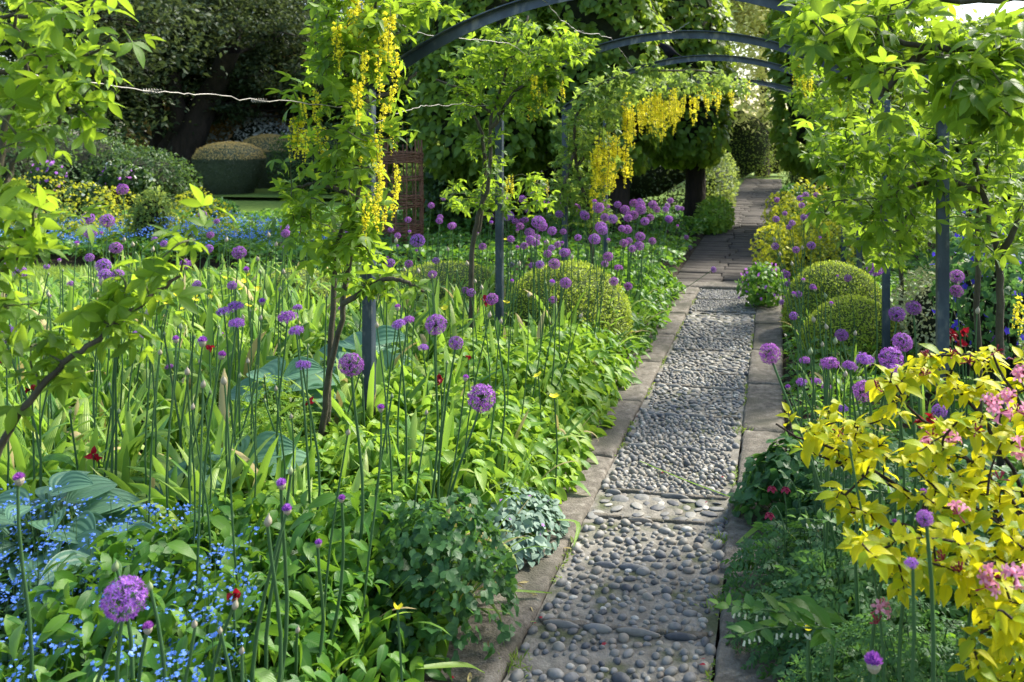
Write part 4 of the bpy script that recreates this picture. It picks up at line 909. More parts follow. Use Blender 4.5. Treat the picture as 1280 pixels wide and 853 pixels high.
# fine-leaved yellow-green plant
def frond(): return merge(*[xf(leafT(1, .5, 2, .5, .1, .2), rotz(a), .35, (0, y, 0)) for y, a in ((.2, .9), (.2, -.9), (.45, .8), (.45, -.8), (.7, .5), (.7, -.5), (.85, 0))])
T_FR = frond()
def lobed(): return merge(*[xf(leafT(1, .75, 3, .6, .05, .15, .6), rotz(a), s, (0, .0, 0)) for a, s in ((0, 1), (1.15, .85), (-1.15, .85))])
T_LOB = lobed()
def mound(name, label, cat, c, r, n, size, mat, T, up=.4, tilt=(-40, 15), core=.62, flowers=None, group=None, stems=True):
    """low leafy plant: leaves over a dome with a few stalks"""
    root = thing(name, label, cat, (c[0], c[1], 0), group); a = rng.uniform(0, 6.28, n); q = np.sqrt(rng.random(n)); x = q * r[0] * np.cos(a); y = q * r[1] * np.sin(a)
    top = r[2] * np.sqrt(np.maximum(.02, 1 - q ** 2 * .97)) * (1 + .15 * noise2(x + c[0], y + c[1], 9, 3)); z = top * (1 - .5 * rng.random(n) ** 1.6)
    P = np.stack([x, y, z], -1); out = np.stack([x / r[0] ** 2, y / r[1] ** 2, z * 0 + .6 / r[2]], -1)
    az = np.arctan2(y, x) + rng.normal(0, .9, n)
    e = np.radians(rng.uniform(*tilt, n)); d = np.stack([np.cos(az) * np.cos(e), np.sin(az) * np.cos(e), np.sin(e)], -1)
    g = Geo(); g.add(*inst(T, P, frames(d, norm(out) + rng.normal(0, up, (n, 3))), rng.uniform(.55, 1.2, n) * size)); g.build('foliage', mat, root)
    if stems:
        g = Geo(); K = max(8, n // 25)
        for i in range(min(K, 60)): j = int(rng.integers(n)); g.add(*tube([(x[j] * .15, y[j] * .15, 0), (x[j] * .6, y[j] * .6, z[j] * .7), P[j]], [.004, .003, .0015], 4))
        g.build('stalks', M_STEM, root)
    if flowers:
        fm, fT, fn, fs, zo = flowers; a = rng.uniform(0, 6.28, fn); q = np.sqrt(rng.random(fn)); x = q * r[0] * np.cos(a); y = q * r[1] * np.sin(a); z = r[2] * np.sqrt(np.maximum(.05, 1 - q ** 2)) + rng.uniform(0, zo, fn)
        split_flowers(inst(fT, np.stack([x, y, z], -1), rframes(fn, -20, 30, .5), rng.uniform(.7, 1.2, fn) * fs), fT, fm, root)
    return root
T_FLOW5 = merge(*[xf(leafT(1, .8, 2, .6, 0, .1), rotz(k * 1.2566), .5) for k in range(5)])
for px, py, t in [(300, 545, 4.0), (335, 500, 4.4)]:
    c = at(px, py, t); mound('feathery_plant', 'low feathery yellow-green plant between strap leaves' if px == 300 else 'feathery yellow-green plant just behind the lower one', 'plant', c, (.28, .26, .42), 900, .05, M_GREENL, T_FR)
c = gnd(545, 720, .22); mound('columbine_plant', 'dark blue-green columbine foliage left of the near kerb', 'columbine', c, (.26, .26, .47), 800, .034, M_DARK, T_LOB)
c = gnd(480, 690, .2); mound('columbine_plant', 'second dark columbine foliage mound around the nearest post base', 'columbine', c, (.25, .22, .42), 600, .034, M_DARK, T_LOB)
c = gnd(648, 655, .08); mound('silver_deadnettle', 'mound of silvery variegated leaves beside the left kerb', 'deadnettle', c + [-.06, 0, 0], (.23, .34, .20), 1300, .034, M_SILVER, LT_HEART, .35, (-40, 10), flowers=(M_MAUVE, T_FLOW5, 14, .018, .03))

# --- hostas with big ribbed blue-green leaves
LT_HOSTA = leafT(1, .85, 9, .42, .22, .30, .7, 8, .12, .012)
def hosta(label, px, py, t, r, h, n, size, z=0):
    c = at(px, py, t) * [1, 1, 0]; root = thing('blue_hosta', label, 'hosta', c, 'blue-leaved hostas in the left border')
    for i in range(n):
        a = i * 2.4 + rng.normal(0, .3); f = math.sqrt((i + .5) / n); b = np.array([math.cos(a) * r * f * .5, math.sin(a) * r * f * .5, h * (1.05 - .45 * f)])
        d = np.array([math.cos(a), math.sin(a), .55 - .5 * f]); M = frames(d[None], np.array([[-math.cos(a) * .1, -math.sin(a) * .1 - .45, 1.0]]) + rng.normal(0, .12, (1, 3)))[0]
        s = size * rng.uniform(.75, 1.1); lf = part('leaf', None, root) if False else None
        g = Geo(); V, Q, UV = LT_HOSTA; g.add(V * s @ M.T + b, Q, UV); g.build('leaf', M_HOSTA, root)
        g = Geo(); g.add(*tube(smooth_path([(0, 0, 0), b * [.5, .5, .7], b], 3), [.006] * 4, 5)) if False else None
    g = Geo()
    for i in range(n):
        a = i * 2.4; f = math.sqrt((i + .5) / n); b = np.array([math.cos(a) * r * f * .55, math.sin(a) * r * f * .55, h * (1.05 - .45 * f)]); g.add(*tube([(0, 0, 0), b * [.4, .4, .7], b], [.008, .006, .004], 5))
    g.build('stalks', M_STEM, root)
hosta('large blue-green ribbed hosta at the left edge behind the forget-me-nots', 60, 640, 3.1, .36, .44, 26, .165)
hosta('blue-green hosta with cupped leaves to the right of the largest one', 140, 690, 2.85, .28, .38, 16, .155)
hosta('blue hosta glimpsed among pale strap leaves in mid border', 350, 480, 4.6, .28, .45, 9, .24)
hosta('smaller blue hosta behind the nearest post', 455, 420, 5.4, .30, .42, 10, .24)
hosta('blue hosta with pale folded leaves left of the nearest post, low down', 300, 590, 3.6, .25, .40, 7, .22)

# --- box domes
def dome(label, px, py, t, r, n, size=.021, mat=None, group='clipped box domes', name='box_dome'):
    c = at(px, py, t); c[2] = r[2] * .35
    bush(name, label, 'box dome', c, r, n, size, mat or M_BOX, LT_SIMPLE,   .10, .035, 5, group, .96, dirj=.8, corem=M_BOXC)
dome('clipped golden-green box dome beside the left kerb in mid distance', 708, 395, 6.9, (.50, .5, .50), 26000)
dome('clipped box dome behind the second arch post, veiled by allium stems', 560, 352, 8.0, (.6, .5, .38), 13000)
dome('clipped box dome far left of the border, left of the laburnum stems', 372, 360, 7.8, (.4, .4, .36), 8000)
dome('clipped golden-green box dome right of the path, the nearer one', 1066, 410, 6.4, (.36, .4, .37), 18000)
dome('clipped box dome right of the path, taller and just behind the nearer one', 1044, 378, 7.4, (.42, .42, .44), 18000)
c = at(1200, 350, 6.2); c[2] = .35
bush('variegated_shrub', 'cream variegated shrub behind the nearest right post', 'shrub', c, (.5, .45, .42), 5200, .035, M_VARI, LT_SIMPLE, .25, .15)

# --- right border
hR = lambda x, y: (.22 + .08 * noise2(x, y, 3, 51)) * np.clip((x - .02) / .2, .12, 1)
cover('mixed_ground_leaves', 'mixed low green leaves filling the border right of the path', 'ground cover', pts_in(30000, (.05, 6.5), (1.9, 11), bed_right), hR, .062, M_GREEN)
cover('dark_ground_leaves', 'dark green lobed leaves at the foot of the alliums right of the path', 'ground cover', pts_in(2500, (.05, .9), (2.9, 4.6), bed_right), lambda x, y: hR(x, y) * 1.25, .05, M_DARK, T_LOB)
for i, (px, py, t, r, m, T, s, n) in enumerate([(985, 560, 3.9, (.22, .25, .30), M_DARK, T_LOB, .05, 500), (1010, 640, 3.2, (.25, .22, .30), M_DARK, T_FR, .07, 600), (1100, 690, 2.8, (.3, .25, .42), M_FERN, T_FR, .08, 700), (1000, 690, 2.9, (.2, .2, .2), M_DARK, T_FR, .06, 500), (1110, 560, 3.6, (.35, .3, .38), M_FERN, T_FR, .08, 700), (1150, 800, 2.3, (.35, .3, .42), M_FERN, T_FR, .05, 1500), (1050, 840, 2.25, (.25, .2, .22), M_FERN, T_FR, .045, 1300), (1240, 840, 2.2, (.3, .2, .4), M_FERN, T_FR, .05, 1200)]):
    c = at(px, py, t); 
    lab = ['dark lobed leaf mound beside the right kerb under the alliums', 'ferny dark plant touching the right kerb below the alliums', 'ferny mid-green plant behind the bellflower stems', 'low dark ferny plant at the edge of the right kerb', 'ferny plant under the purple alliums right of the path', 'fine-leaved spurge below the golden shrub at the bottom right', 'fine-leaved spurge nearest the kerb at the bottom', 'fine-leaved spurge in the bottom right corner'][i]
    mound('ferny_plant' if T is T_FR else 'leafy_plant', lab, 'plant', c, r, n, s, m, T)

for x, y, r, m, lb in [(2.1, 5.0, (.6, .5, .6), M_SHRUB, 'round dark shrub outside the arches on the right'), (2.7, 6.6, (.7, .6, .7), M_SHRUB2, 'light green shrub outside the arches on the right, farther back'), (3.2, 8.6, (.8, .7, .8), M_SHRUB, 'dark shrub at the far right of the border'), (1.9, 3.4, (.45, .4, .42), M_SHRUB2, 'light shrub behind the golden shrub at the right')]:
    bush('shrub', lb, 'shrub', (x, y, r[2] * .7), r, 4200, .06, m)
# --- golden euphorbia by the far path, other background colour
def euphorbia(label, px, py, t, r, n=1500, mat=None, name='euphorbia', z=None, flat=.5):
    c = at(px, py, t); c[2] = r[2] * .55 if z is None else z
    root = bush(name, label, 'spurge', c, r, n, .06, M_SHRUB2, LT_SIMPLE, .7, .3, 5, 'yellow-green spurges', 0, flowers=(mat or M_EUPH, T_FLOW5, int(n * 1.3), .045))
for px, py, t, r, lb in [(975, 292, 10.2, (.26, .4, .40), 'low golden euphorbia in flower at the edge of the far paving'), (1000, 268, 10.8, (.32, .4, .58), 'tallest golden euphorbia in the clump beside the far path'), (1022, 285, 10.2, (.32, .35, .5), 'golden euphorbia right of the tallest one'),
                         (1045, 258, 11.2, (.45, .5, .66), 'golden euphorbia behind the right-hand arch posts'), (985, 245, 12.2, (.3, .5, .5), 'golden euphorbia farthest along the path edge')]: euphorbia(lb, px, py, t, r, 750)
euphorbia('yellow-green euphorbia far left below the white flowers', 60, 262, 12.5, (1.1, .5, .62), 900)
euphorbia('yellow-green euphorbia left of the big allium at the far left', 150, 275, 12.2, (.6, .4, .5), 500)
euphorbia('yellow-green euphorbia in front of the dark tree trunk', 243, 282, 12.2, (.5, .4, .5), 500)
# --- conifer-like upright green plant
c = at(190, 290, 11.8); c[2] = .45
bush('feathery_shrub', 'upright feathery yellow-green shrub in front of the dark shrubs', 'shrub', c, (.3, .25, .5), 2600, .06, M_SHRUB2, LT_SIMPLE, .5, .1)
# --- drift of blue forget-me-nots
T_TINY5 = merge(*[xf(leafT(1, .85, 2, .6, 0, .1), rotz(k * 1.2566), .5) for k in range(5)])
def fmn(label, xr, yr, test, hf, nl, nf, fs, ls, mat=None, stems=True):
    P = pts_in(nl, xr, yr, test); cover('forget_me_not_leaves', label.replace('blue forget-me-not flowers', 'green leaves under the forget-me-nots'), 'forget-me-nots', P, lambda x, y: hf(x, y) * .9, ls, mat or M_GREEN, LT_OVAL)
    K = nf // 9; C = pts_in(K, xr, yr, test); h = hf(C[:, 0], C[:, 1]) * rng.uniform(.92, 1.35, K)
    cc = np.stack([C[:, 0], C[:, 1], h], -1); Pp = np.repeat(cc, 9, 0) + rng.normal(0, 1, (K * 9, 3)) * [fs * 1.5, fs * 1.5, fs * .7]
    g = Geo(); n = len(Pp); a = rng.uniform(0, 6.28, n)
    d = np.stack([np.cos(a), np.sin(a), rng.normal(0, .4, n)], -1); g.add(*inst(T_TINY5, Pp, frames(d, np.array([0, -.4, 1]) + rng.normal(0, .5, (n, 3))), rng.uniform(.7, 1.2, n) * fs))
    if stems:
        for c in cc: g.add(*tube([c * [1, 1, .3], c * [1, 1, .7] + rng.normal(0, .01, 3), c], .0012, 3), mi=1)
    o = g.build('forget_me_nots', [M_BLUE, M_STEM]); tag(o, label, 'forget-me-nots', kind='stuff')
fmn('blue forget-me-not flowers massed in the bottom left corner', (-2.6, -1.0), (1.75, 2.9), lambda x, y: (x > -.83 * y - .5) & (x < -.62 * y + .0) & (y < 2.75 + .1 * noise2(x, y, 5)), lambda x, y: .34 + .06 * noise2(x, y, 4, 61), 3600, 2600, .0115, .05, M_DARK)
fmn('blue forget-me-not flowers in a long drift beyond the strip of lawn', (-12.5, -5.2), (9.85, 12.0), lambda x, y: (x < -6.6) | (noise2(x, y, 2, 5) > .1), lambda x, y: .33 + .1 * noise2(x, y, 2.4, 63), 12000, 6500, .022, .07, None, False)
# --- general planting behind the lawn to close the ground
cover('back_border_leaves', 'mixed leaves of the back border in front of the topiary', 'ground cover', pts_in(18000, (-13, -1.12), (9.6, 14.5), lambda x, y: x > -.95 * y - 1.5), lambda x, y: .28 + .12 * noise2(x, y, 1.7, 71), .09, M_GREEN)
cover('shaded_ground_leaves', 'dark low leaves under the lime trees', 'ground cover', pts_in(7000, (-9, -1.2), (14, 20), lambda x, y: x < -1.2), lambda x, y: .14 + .08 * noise2(x, y, 1.7, 72), .1, M_DARK)
cover('shaded_ground_leaves', 'dark low leaves under the right-hand lime trees', 'ground cover', pts_in(6000, (.15, 8), (10.5, 20), lambda x, y: x > .15), lambda x, y: .16 + .08 * noise2(x, y, 1.7, 73), .1, M_GREEN)
# yellow poppies in the back of the border
def small_flower(name, label, cat, pts, mat, size, h0, h1, group, petals=5, cup=.25):
    g = Geo(); g.add(*tube([(0, 0, 0), (.012, .008, .5), (0, 0, 1)], .004, 4)); st = mesh_of(g, 'stem', M_STEM)
    T = merge(*[xf(leafT(1, 1.0, 3, .65, .1, -cup * 2), rotz(k * 6.283 / petals), .5) for k in range(petals)])
    g = Geo(); g.add(*T); fl = mesh_of(g, 'flower', mat)
    for p in pts:
        x, y = p[0], p[1]; h = rng.uniform(h0, h1) if len(p) < 3 else p[2]
        r = thing(name, label, cat, (x, y, 0), group); part('stem', st, r, sc=(1, 1, h)); part('flower', fl, r, (0, 0, h), (rng.normal(.3, .4), rng.normal(0, .4), rng.uniform(0, 6.28)), (size,) * 3)
pp = []
for px, py in [(281, 348), (244, 376), (230, 386), (305, 352), (310, 345), (177, 372), (98, 386), (246, 371), (262, 372), (210, 380), (322, 362), (302, 362), (170, 395), (490, 352), (632, 300), (633, 379), (436, 372), (556, 386), (673, 470), (693, 497), (310, 383), (220, 370), (195, 378), (150, 372), (208, 373)]:
    t = 1.2 * F / (py - HY) * rng.uniform(.95, 1.03); p = at(px, py, t); pp.append((p[0], p[1], p[2]))
small_flower('yellow_poppy', 'small yellow poppy flower behind the first alliums of the left border', 'poppy', pp, M_YEL, .05, .4, .5, 'yellow poppies in the left border')
small_flower('yellow_poppy', 'single yellow poppy among dark leaves near the bottom of the left kerb', 'poppy', [tuple(at(497, 762, 2.25))], M_YEL, .024, .3, .4, None, 4, .6)
small_flower('yellow_poppy', 'single yellow poppy below the white bell flowers right of the path', 'poppy', [tuple(at(1009, 788, 2.3))], M_YEL, .028, .3, .4, None, 4, .6)
# ============================================================= alliums
M_BUD = solid('papery_bud', [(.3, (.20, .24, .11)), (.5, (.34, .30, .20)), (.7, (.42, .27, .30))], 22, .55, .2, .001, coords='Object')
M_BUDG = solid('green_bud', [(.3, (.13, .20, .07)), (.7, (.30, .34, .18))], 22, .55, .2, .001)
PETAL = leafT(1, .30, 2, .45, 0, 0, cols=1)
def fib(n):
    i = np.arange(n) + .5; z = 1 - 2 * i / n; a = i * 2.39996; r = np.sqrt(1 - z * z)
    return np.stack([r * np.cos(a), r * np.sin(a), z], -1)
def star(n, rad, floret, flat=0, jit=.06, pedi=True, zmin=-1):
    """umbel of star florets, radius 1"""
    g = Geo(); u = fib(n); u = u[u[:, 2] > zmin]; u = norm(u + rng.normal(0, .1, u.shape)); n = len(u)
    R = rad * (1 + rng.normal(0, jit, n)); C = u * R[:, None] * [1, 1, 1 - flat]
    az = rng.uniform(0, 6.28, n); X = norm(np.cross(u, rng.normal(0, 1, (n, 3)))); Y = np.cross(u, X)
    for k in range(6):
        a = az + k * 1.0472; d = X * np.cos(a)[:, None] + Y * np.sin(a)[:, None]; d = norm(d + u * rng.uniform(.1, .6, (n, 1)))
        g.add(*inst(PETAL, C, frames(d, u + rng.normal(0, .2, (n, 3))), floret * rng.uniform(.8, 1.15, n)))
    # stamens / ovary in the centre of each floret
    g.add(*inst(leafT(1, .5, 2, .5, 0, 0, cols=1), C, frames(u, X), np.full(n, floret * .55)), mi=1)
    if pedi:
        for c in C: g.add(*tube([(0, 0, 0), c * .5, c], .014, 3), mi=2)
    V, Q, UV = sphereT(8, 6); g.add(V * (.10 if pedi else .5), Q, UV, 2 if pedi else 1)
    return g
HM = [M_PURP, M_PURPD, M_STEM]
HEADS = dict(
    open=[mesh_of(star(120, .84, .24), 'flower_head', HM, False) for k in range(3)],
    dense=[mesh_of(star(170, .86, .19, .12, .04), 'flower_head', HM, False) for k in range(3)],
    young=[mesh_of(star(130, .80, .24, .34, .12, True, -.35), 'flower_head', HM, False) for k in range(3)])
def budprof(open_=0):
    return [(.001, -.9), (.16, -.88), (.42, -.66), (.62, -.3), (.66, .05), (.55, .42), (.34, .75), (.16, 1.0), (.04, 1.35), (.001, 1.4)]
g = Geo(); g.add(*latheT(budprof(), 10)); B1 = mesh_of(g, 'bud', M_BUD)
g = Geo(); g.add(*latheT(budprof(), 10)); B2 = mesh_of(g, 'bud', M_BUDG)
def half():
    g = Geo(); g.add(*latheT([(.001, -.95), (.2, -.9), (.5, -.6), (.68, -.2), (.66, .12), (.6, .2)], 10), mi=3)
    n = 90; u = fib(n * 2); u = u[u[:, 2] > .0]; n = len(u); C = u * [.6, .6, .75] + [0, 0, .05]
    g.add(*inst(leafT(1, .4, 2, .4, 0, 0, cols=1), C * .8, frames(norm(u + rng.normal(0, .15, u.shape) + [0, 0, .6]), rng.normal(0, 1, (n, 3))), np.full(n, .55)), mi=0)
    V, Q, UV = sphereT(8, 6); g.add(V * [.58, .58, .72] + [0, 0, .05], Q, UV, 1); return g
H1 = mesh_of(half(), 'flower_head', HM + [M_BUD], False)
STEMS = []
for k in range(5):
    a = rng.uniform(0, 6.28); b = rng.uniform(.015, .06); t = np.linspace(0, 1, 9)
    g = Geo(); g.add(*tube(np.stack([b * np.sin(t * 3.14) * math.cos(a) + .006 * np.sin(t * 9), b * np.sin(t * 3.14) * math.sin(a), t], -1), np.linspace(1, .62, 9) * .0056, 6))
    STEMS.append(mesh_of(g, 'stem', M_STEM))
count = 0
def allium(px, py, d, kind, label=None, group=None, t=None):
    global count
    real = dict(open=.096, dense=.09, young=.088, half=.036, bud=.027, gbud=.027)[kind]
    if t is None:
        t = min((EYE - .93) * F / (py - HY), real * 1.08 * F / d)
        t = max(t, real * .62 * F / d) if py < 560 else t
        if py >= 560 and kind in ('half', 'bud', 'gbud'): t = min((EYE - np.interp(py, [560, 620, 700, 800], [.86, .80, .66, .55])) * F / (py - HY), 2.9)
    kx = (px - PX0) / F; sl_ = kx * ca - sa
    if px < 870 and t * sl_ > -1.15 and sl_ < 0: t = min(-1.15 / sl_, t * 1.38)
    h = at(px, py, t); rad = d * t / F / 2
    if kind in ('bud', 'gbud'): rad = min(rad, .024) * 1.15
    base = np.array([h[0] + rng.normal(0, .03), h[1] + rng.normal(0, .03), 0])
    if -1.2 < base[0] < .12: base[0] = -1.22 - rng.random() * .1 if h[0] < -.5 else .14 + rng.random() * .12
    v = h - base; L = np.linalg.norm(v)
    root = thing('allium', label, 'allium', base, group)
    root.rotation_euler = (math.asin(np.clip(-v[1] / L, -1, 1)), math.atan2(v[0], v[2]), 0) if False else (0, 0, 0)
    import mathutils
    root.rotation_mode = 'QUATERNION'; root.rotation_quaternion = mathutils.Vector((0, 0, 1)).rotation_difference(mathutils.Vector(v / L))
    thick = np.clip(.55 + d / 60 + (.25 if kind in ('half', 'bud', 'gbud') and py > 560 else 0), .6, 1.0) * (1.1 if t < 4 else 1.0)
    part('stem', STEMS[int(rng.integers(5))], root, sc=(thick, thick, L)).rotation_euler = (0, 0, rng.uniform(0, 6.28))
    me = {'half': H1, 'bud': B1, 'gbud': B2}.get(kind) or HEADS[kind][int(rng.integers(3))]
    part('bud' if 'bud' in kind else 'flower_head', me, root, (0, 0, L), (rng.normal(0, .15), rng.normal(0, .15), rng.uniform(0, 6.28)), (rad,) * 3)
    count += 1
    return root
def region(px, py):
    if px < 440:
        if py > 560: return 'over the forget-me-nots and heart-shaped leaves at the bottom left'
        if py < 345: return 'in front of the blue drift at the upper left'
        return 'rising from the strap leaves left of the laburnum stems'
    if px < 870:
        if px > 590 and py < 345: return 'in the crowded drift before the shaded lime trees'
        if py < 345: return 'near the willow frame behind the nearest post'
        return 'between the nearest post and the left kerb'
    if py < 300: return 'before the golden euphorbia beside the far path'
    if py < 470 and px < 1050: return 'in front of the box domes right of the path'
    return 'around the nearest right post behind the golden shrub'
KL = dict(open='airy open purple globe', dense='dense purple round head', young='half-opened flat-topped purple head', half='bud just showing a purple tuft', bud='closed pinkish papery bud', gbud='closed green papery bud')
A = []
def add(kind, s):
    for q in s.split(';'):
        if q.strip(): x, y, d = [float(v) for v in q.split(',')]; A.append((kind, x, y, d))
# left, upper
add('dense', '113,291,17;145,310,17;129,332,20;131,344,18;147,344,17;112,322,12;299,316,19;263,294,10;261,311,12;290,357,13;172,420,16;125,384,11;91,376,8;25,341,18;3,331,14;231,330,14;246,356,12;357,292,12;110,273,17;134,276,19;112,288,16;153,237,16;253,268,11;271,277,8;367,271,12;356,285,12;6,418,28;88,355,9;151,401,20;60,392,9')
add('young', '279,390,18;294,384,22;296,405,21;359,397,25;372,385,13;370,414,20;379,457,20;276,419,11;212,459,12;151,399,22;360,292,9')
add('half', '220,425,10;253,428,14;308,338,9;328,378,10;277,445,12;242,384,8;138,363,8;188,345,8;96,305,7')
add('bud', '234,465,9;254,481,9;280,477,10;200,441,7;184,392,8;241,509,7;191,312,6;345,486,6;326,398,6;304,397,6;127,353,9;364,521,6;155,300,6;166,306,6;250,452,6;310,452,6;322,324,6;283,300,6;336,294,6;345,306,6')
add('gbud', '226,409,7;213,372,6;190,412,6;60,366,6;325,340,6;350,362,6;120,362,6;300,470,6')
# middle
add('dense', '522,301,20;488,329,13;545,326,10;570,429,20;589,366,12;581,363,10;615,374,17;439,456,34;662,291,14;690,289,13;705,316,13;693,330,16;675,331,12;665,332,9;707,354,16;691,375,11;707,403,9;767,352,13;785,358,12;743,299,16;760,321,14;800,296,14;784,287,13;751,284,16;780,304,12;790,311,11;756,330,10;697,306,10;639,331,8;677,283,16;564,283,10;497,295,9')
add('open', '602,497,37;545,406,28;155,748,56')
add('young', '498,406,18;510,401,17;529,435,14;773,335,12;449,368,9;427,385,10')
add('half', '476,511,11;582,473,9;690,354,9;497,385,9;434,292,7;458,250,7;640,352,6')
add('bud', '584,330,6;602,360,6;612,394,7;626,402,6;661,369,6;471,407,7;435,541,8;533,516,6;715,322,6;726,395,6;594,352,5;649,330,6;684,303,6;668,300,5;560,312,5;540,345,5')
# far drift
add('dense', '653,249,11;677,233,9;682,235,10;637,270,13;673,278,19;650,283,11;660,263,9;666,244,9;731,270,13;720,260,12;748,260,16;758,259,10;772,256,10;781,262,13;801,262,15;766,274,13;756,272,12;753,288,14;816,256,12;821,262,10;813,272,10;838,251,9;832,262,9;836,274,11;847,260,8;806,277,12;613,270,9;598,242,8;607,229,9;510,275,9;566,282,10;539,257,9;595,253,8;631,246,10;554,248,7;699,268,11;852,261,7;858,297,7;863,310,6;892,337,8;868,375,8')
# right
add('dense', '1014,307,12;1094,335,24;1060,348,11;1016,359,9;998,368,10;992,395,12;1007,411,9;1052,419,18;1121,393,22;1142,385,21;1128,428,27;1073,395,8;1196,346,20;1196,364,18;1241,423,13;1174,514,20;977,378,8;1008,394,8;971,250,8;1000,248,9;1007,244,9;1002,257,9;1012,268,9;1005,272,10;970,274,10;981,267,7;990,279,9;986,284,8;1020,234,6;1166,257,12;1020,244,8;984,355,8')
add('open', '962,442,28;1114,449,33;1079,489,28;1156,648,22')
add('young', '1081,450,24;1062,458,20;1037,455,25;1006,451,15;1002,478,15;1020,477,14;1033,484,14;1043,470,11;1035,497,10;1053,512,17;1117,463,22;1139,704,18')
add('half', '985,485,8;1127,520,9;1118,653,8;1039,380,6;1154,616,10;992,368,7')
add('bud', '1028,431,6;1017,400,7;1033,409,7;1057,468,7;1222,389,8;1069,417,6;1212,290,6;990,330,5;1003,310,5;968,300,5;975,318,5')
add('gbud', '1044,427,8;1013,440,8;1032,370,6;1062,555,9')
for kind, x, y, d in A:
    special = {(602, 497): 'round airy purple allium nearest the kerb in mid picture', (545, 406): 'airy purple allium above and left of the lowest mid-border globe', (155, 748): 'large airy purple allium low among the forget-me-nots',
               (439, 456): 'full purple allium globe touching the left side of the nearest post', (962, 442): 'purple allium globe closest to the right kerb', (1114, 449): 'largest purple allium globe above the golden shrub leaves',
               (1079, 489): 'low purple allium partly behind the top golden leaves', (1156, 648): 'purple allium glowing inside the golden shrub', (1094, 335): 'flat-based purple allium beside the second right post', (6, 418): 'purple allium cut by the left edge of the view',
               (522, 301): 'purple allium globe just right of the nearest post, high up', (359, 397): 'purple allium starting to open left of the laburnum stems', (153, 237): 'tallest purple allium at the upper left, against dark shrubs',
               (570, 429): 'purple allium with a flat top between two airy globes', (1196, 346): 'upper of two stacked purple alliums right of the nearest right post', (1196, 364): 'lower of two stacked purple alliums right of the nearest right post',
               (1174, 514): 'low purple allium at the foot of the nearest right post', (299, 316): 'purple allium above the tip of the near laburnum branch'}.get((int(x), int(y)))
    reg = region(x, y)
    if special: allium(x, y, d, kind, special)
    else: allium(x, y, d, kind, f'{KL[kind]} {reg}', f'{kind if kind not in ("gbud",) else "green bud"} alliums {reg}')
# the near buds at the bottom left and right, each told apart
for x, y, d, k, lb in [(24, 600, 17, 'half', 'tall allium bud opening purple at the far left over the hosta'), (352, 606, 15, 'half', 'upper of two purple-tufted allium buds in front of the laburnum stems'), (359, 638, 15, 'half', 'lower of two purple-tufted allium buds in front of the laburnum stems'),
                       (335, 652, 13, 'bud', 'pinkish allium bud just left of two purple-tufted ones'), (398, 680, 11, 'half', 'small purple-tipped allium bud low before the heart-shaped leaves'), (427, 624, 11, 'half', 'purple-tufted allium bud nearest to the nearest post'),
                       (144, 709, 12, 'gbud', 'green allium bud directly above the large low globe'), (159, 747, 11, 'gbud', 'green allium bud overlapping the large low globe'), (187, 734, 11, 'gbud', 'green allium bud at the right side of the large low globe'),
                       (185, 786, 16, 'half', 'fat allium bud splitting open below the large low globe'), (243, 781, 10, 'bud', 'pink allium bud in the middle of the forget-me-nots'), (294, 757, 11, 'bud', 'whitish allium bud under the hanging dark red iris'),
                       (372, 788, 8, 'bud', 'tiny allium bud right of the forget-me-nots'), (302, 814, 9, 'bud', 'short pink allium bud near the bottom edge'), (275, 789, 8, 'bud', 'thin dark allium bud between two pink ones'), (363, 589, 9, 'gbud', 'green allium bud higher than the purple-tufted pair'),
                       (1217, 719, 12, 'bud', 'dark allium bud in front of the golden shrub at right')]:
    allium(x, y, d, k, lb)
allium(1092, 830, 27, 'half', 'large purple-tipped allium bud at the bottom right', t=1.75)
# smaller far ones that fill the drift
def fill(n, poly, d0, d1, kinds, t0=None):
    P = np.array(poly, float); a, b = P.min(0), P.max(0); k = 0
    while k < n:
        xy = rng.uniform(a, b, (60, 2)); ok = inpoly(xy[:, 0], xy[:, 1], poly)
        for x, y in xy[ok]:
            if k >= n: break
            kd = kinds[int(rng.integers(len(kinds)))]; d = rng.uniform(d0, d1) * (.55 if 'bud' in kd or kd == 'half' else 1); reg = region(x, y)
            allium(x, y, d, kd, f'{KL[kd]} {reg}', f'{kd if kd != "gbud" else "green bud"} alliums {reg}'); k += 1
fill(46, [(600, 240), (860, 252), (865, 300), (780, 330), (620, 310)], 8, 14, ['dense', 'dense', 'dense', 'half'])
fill(14, [(440, 270), (600, 260), (620, 330), (470, 370)], 8, 12, ['dense', 'bud', 'half'])
fill(12, [(20, 290), (340, 280), (380, 340), (60, 380)], 8, 13, ['dense', 'half', 'bud'])
fill(10, [(960, 300), (1060, 290), (1060, 420), (980, 420)], 7, 11, ['dense', 'bud', 'half'])
# loose stems without flowers between them
P = scatter(120, (-5, -1.35), (2.9, 8.5), bed_left, .1); g = Geo()
for x, y in P:
    h = rng.uniform(.5, .9); g.add(*tube([(x, y, 0), (x + rng.normal(0, .02), y + rng.normal(0, .02), h * .5), (x + rng.normal(0, .05), y + rng.normal(0, .05), h)], [.005, .0045, .0035], 5))
    V, Q, UV = B2_T = latheT(budprof(), 6); g.add(V * .010 + np.array([x, y, h]) * 0 + g.V[-1][-1], Q, UV, 1)
tag(g.build('bare_bulb_stems', [M_STEM, M_BUDG]), 'crowd of thin green bulb stems with tiny tips in the left border', 'bulb stems', kind='stuff')

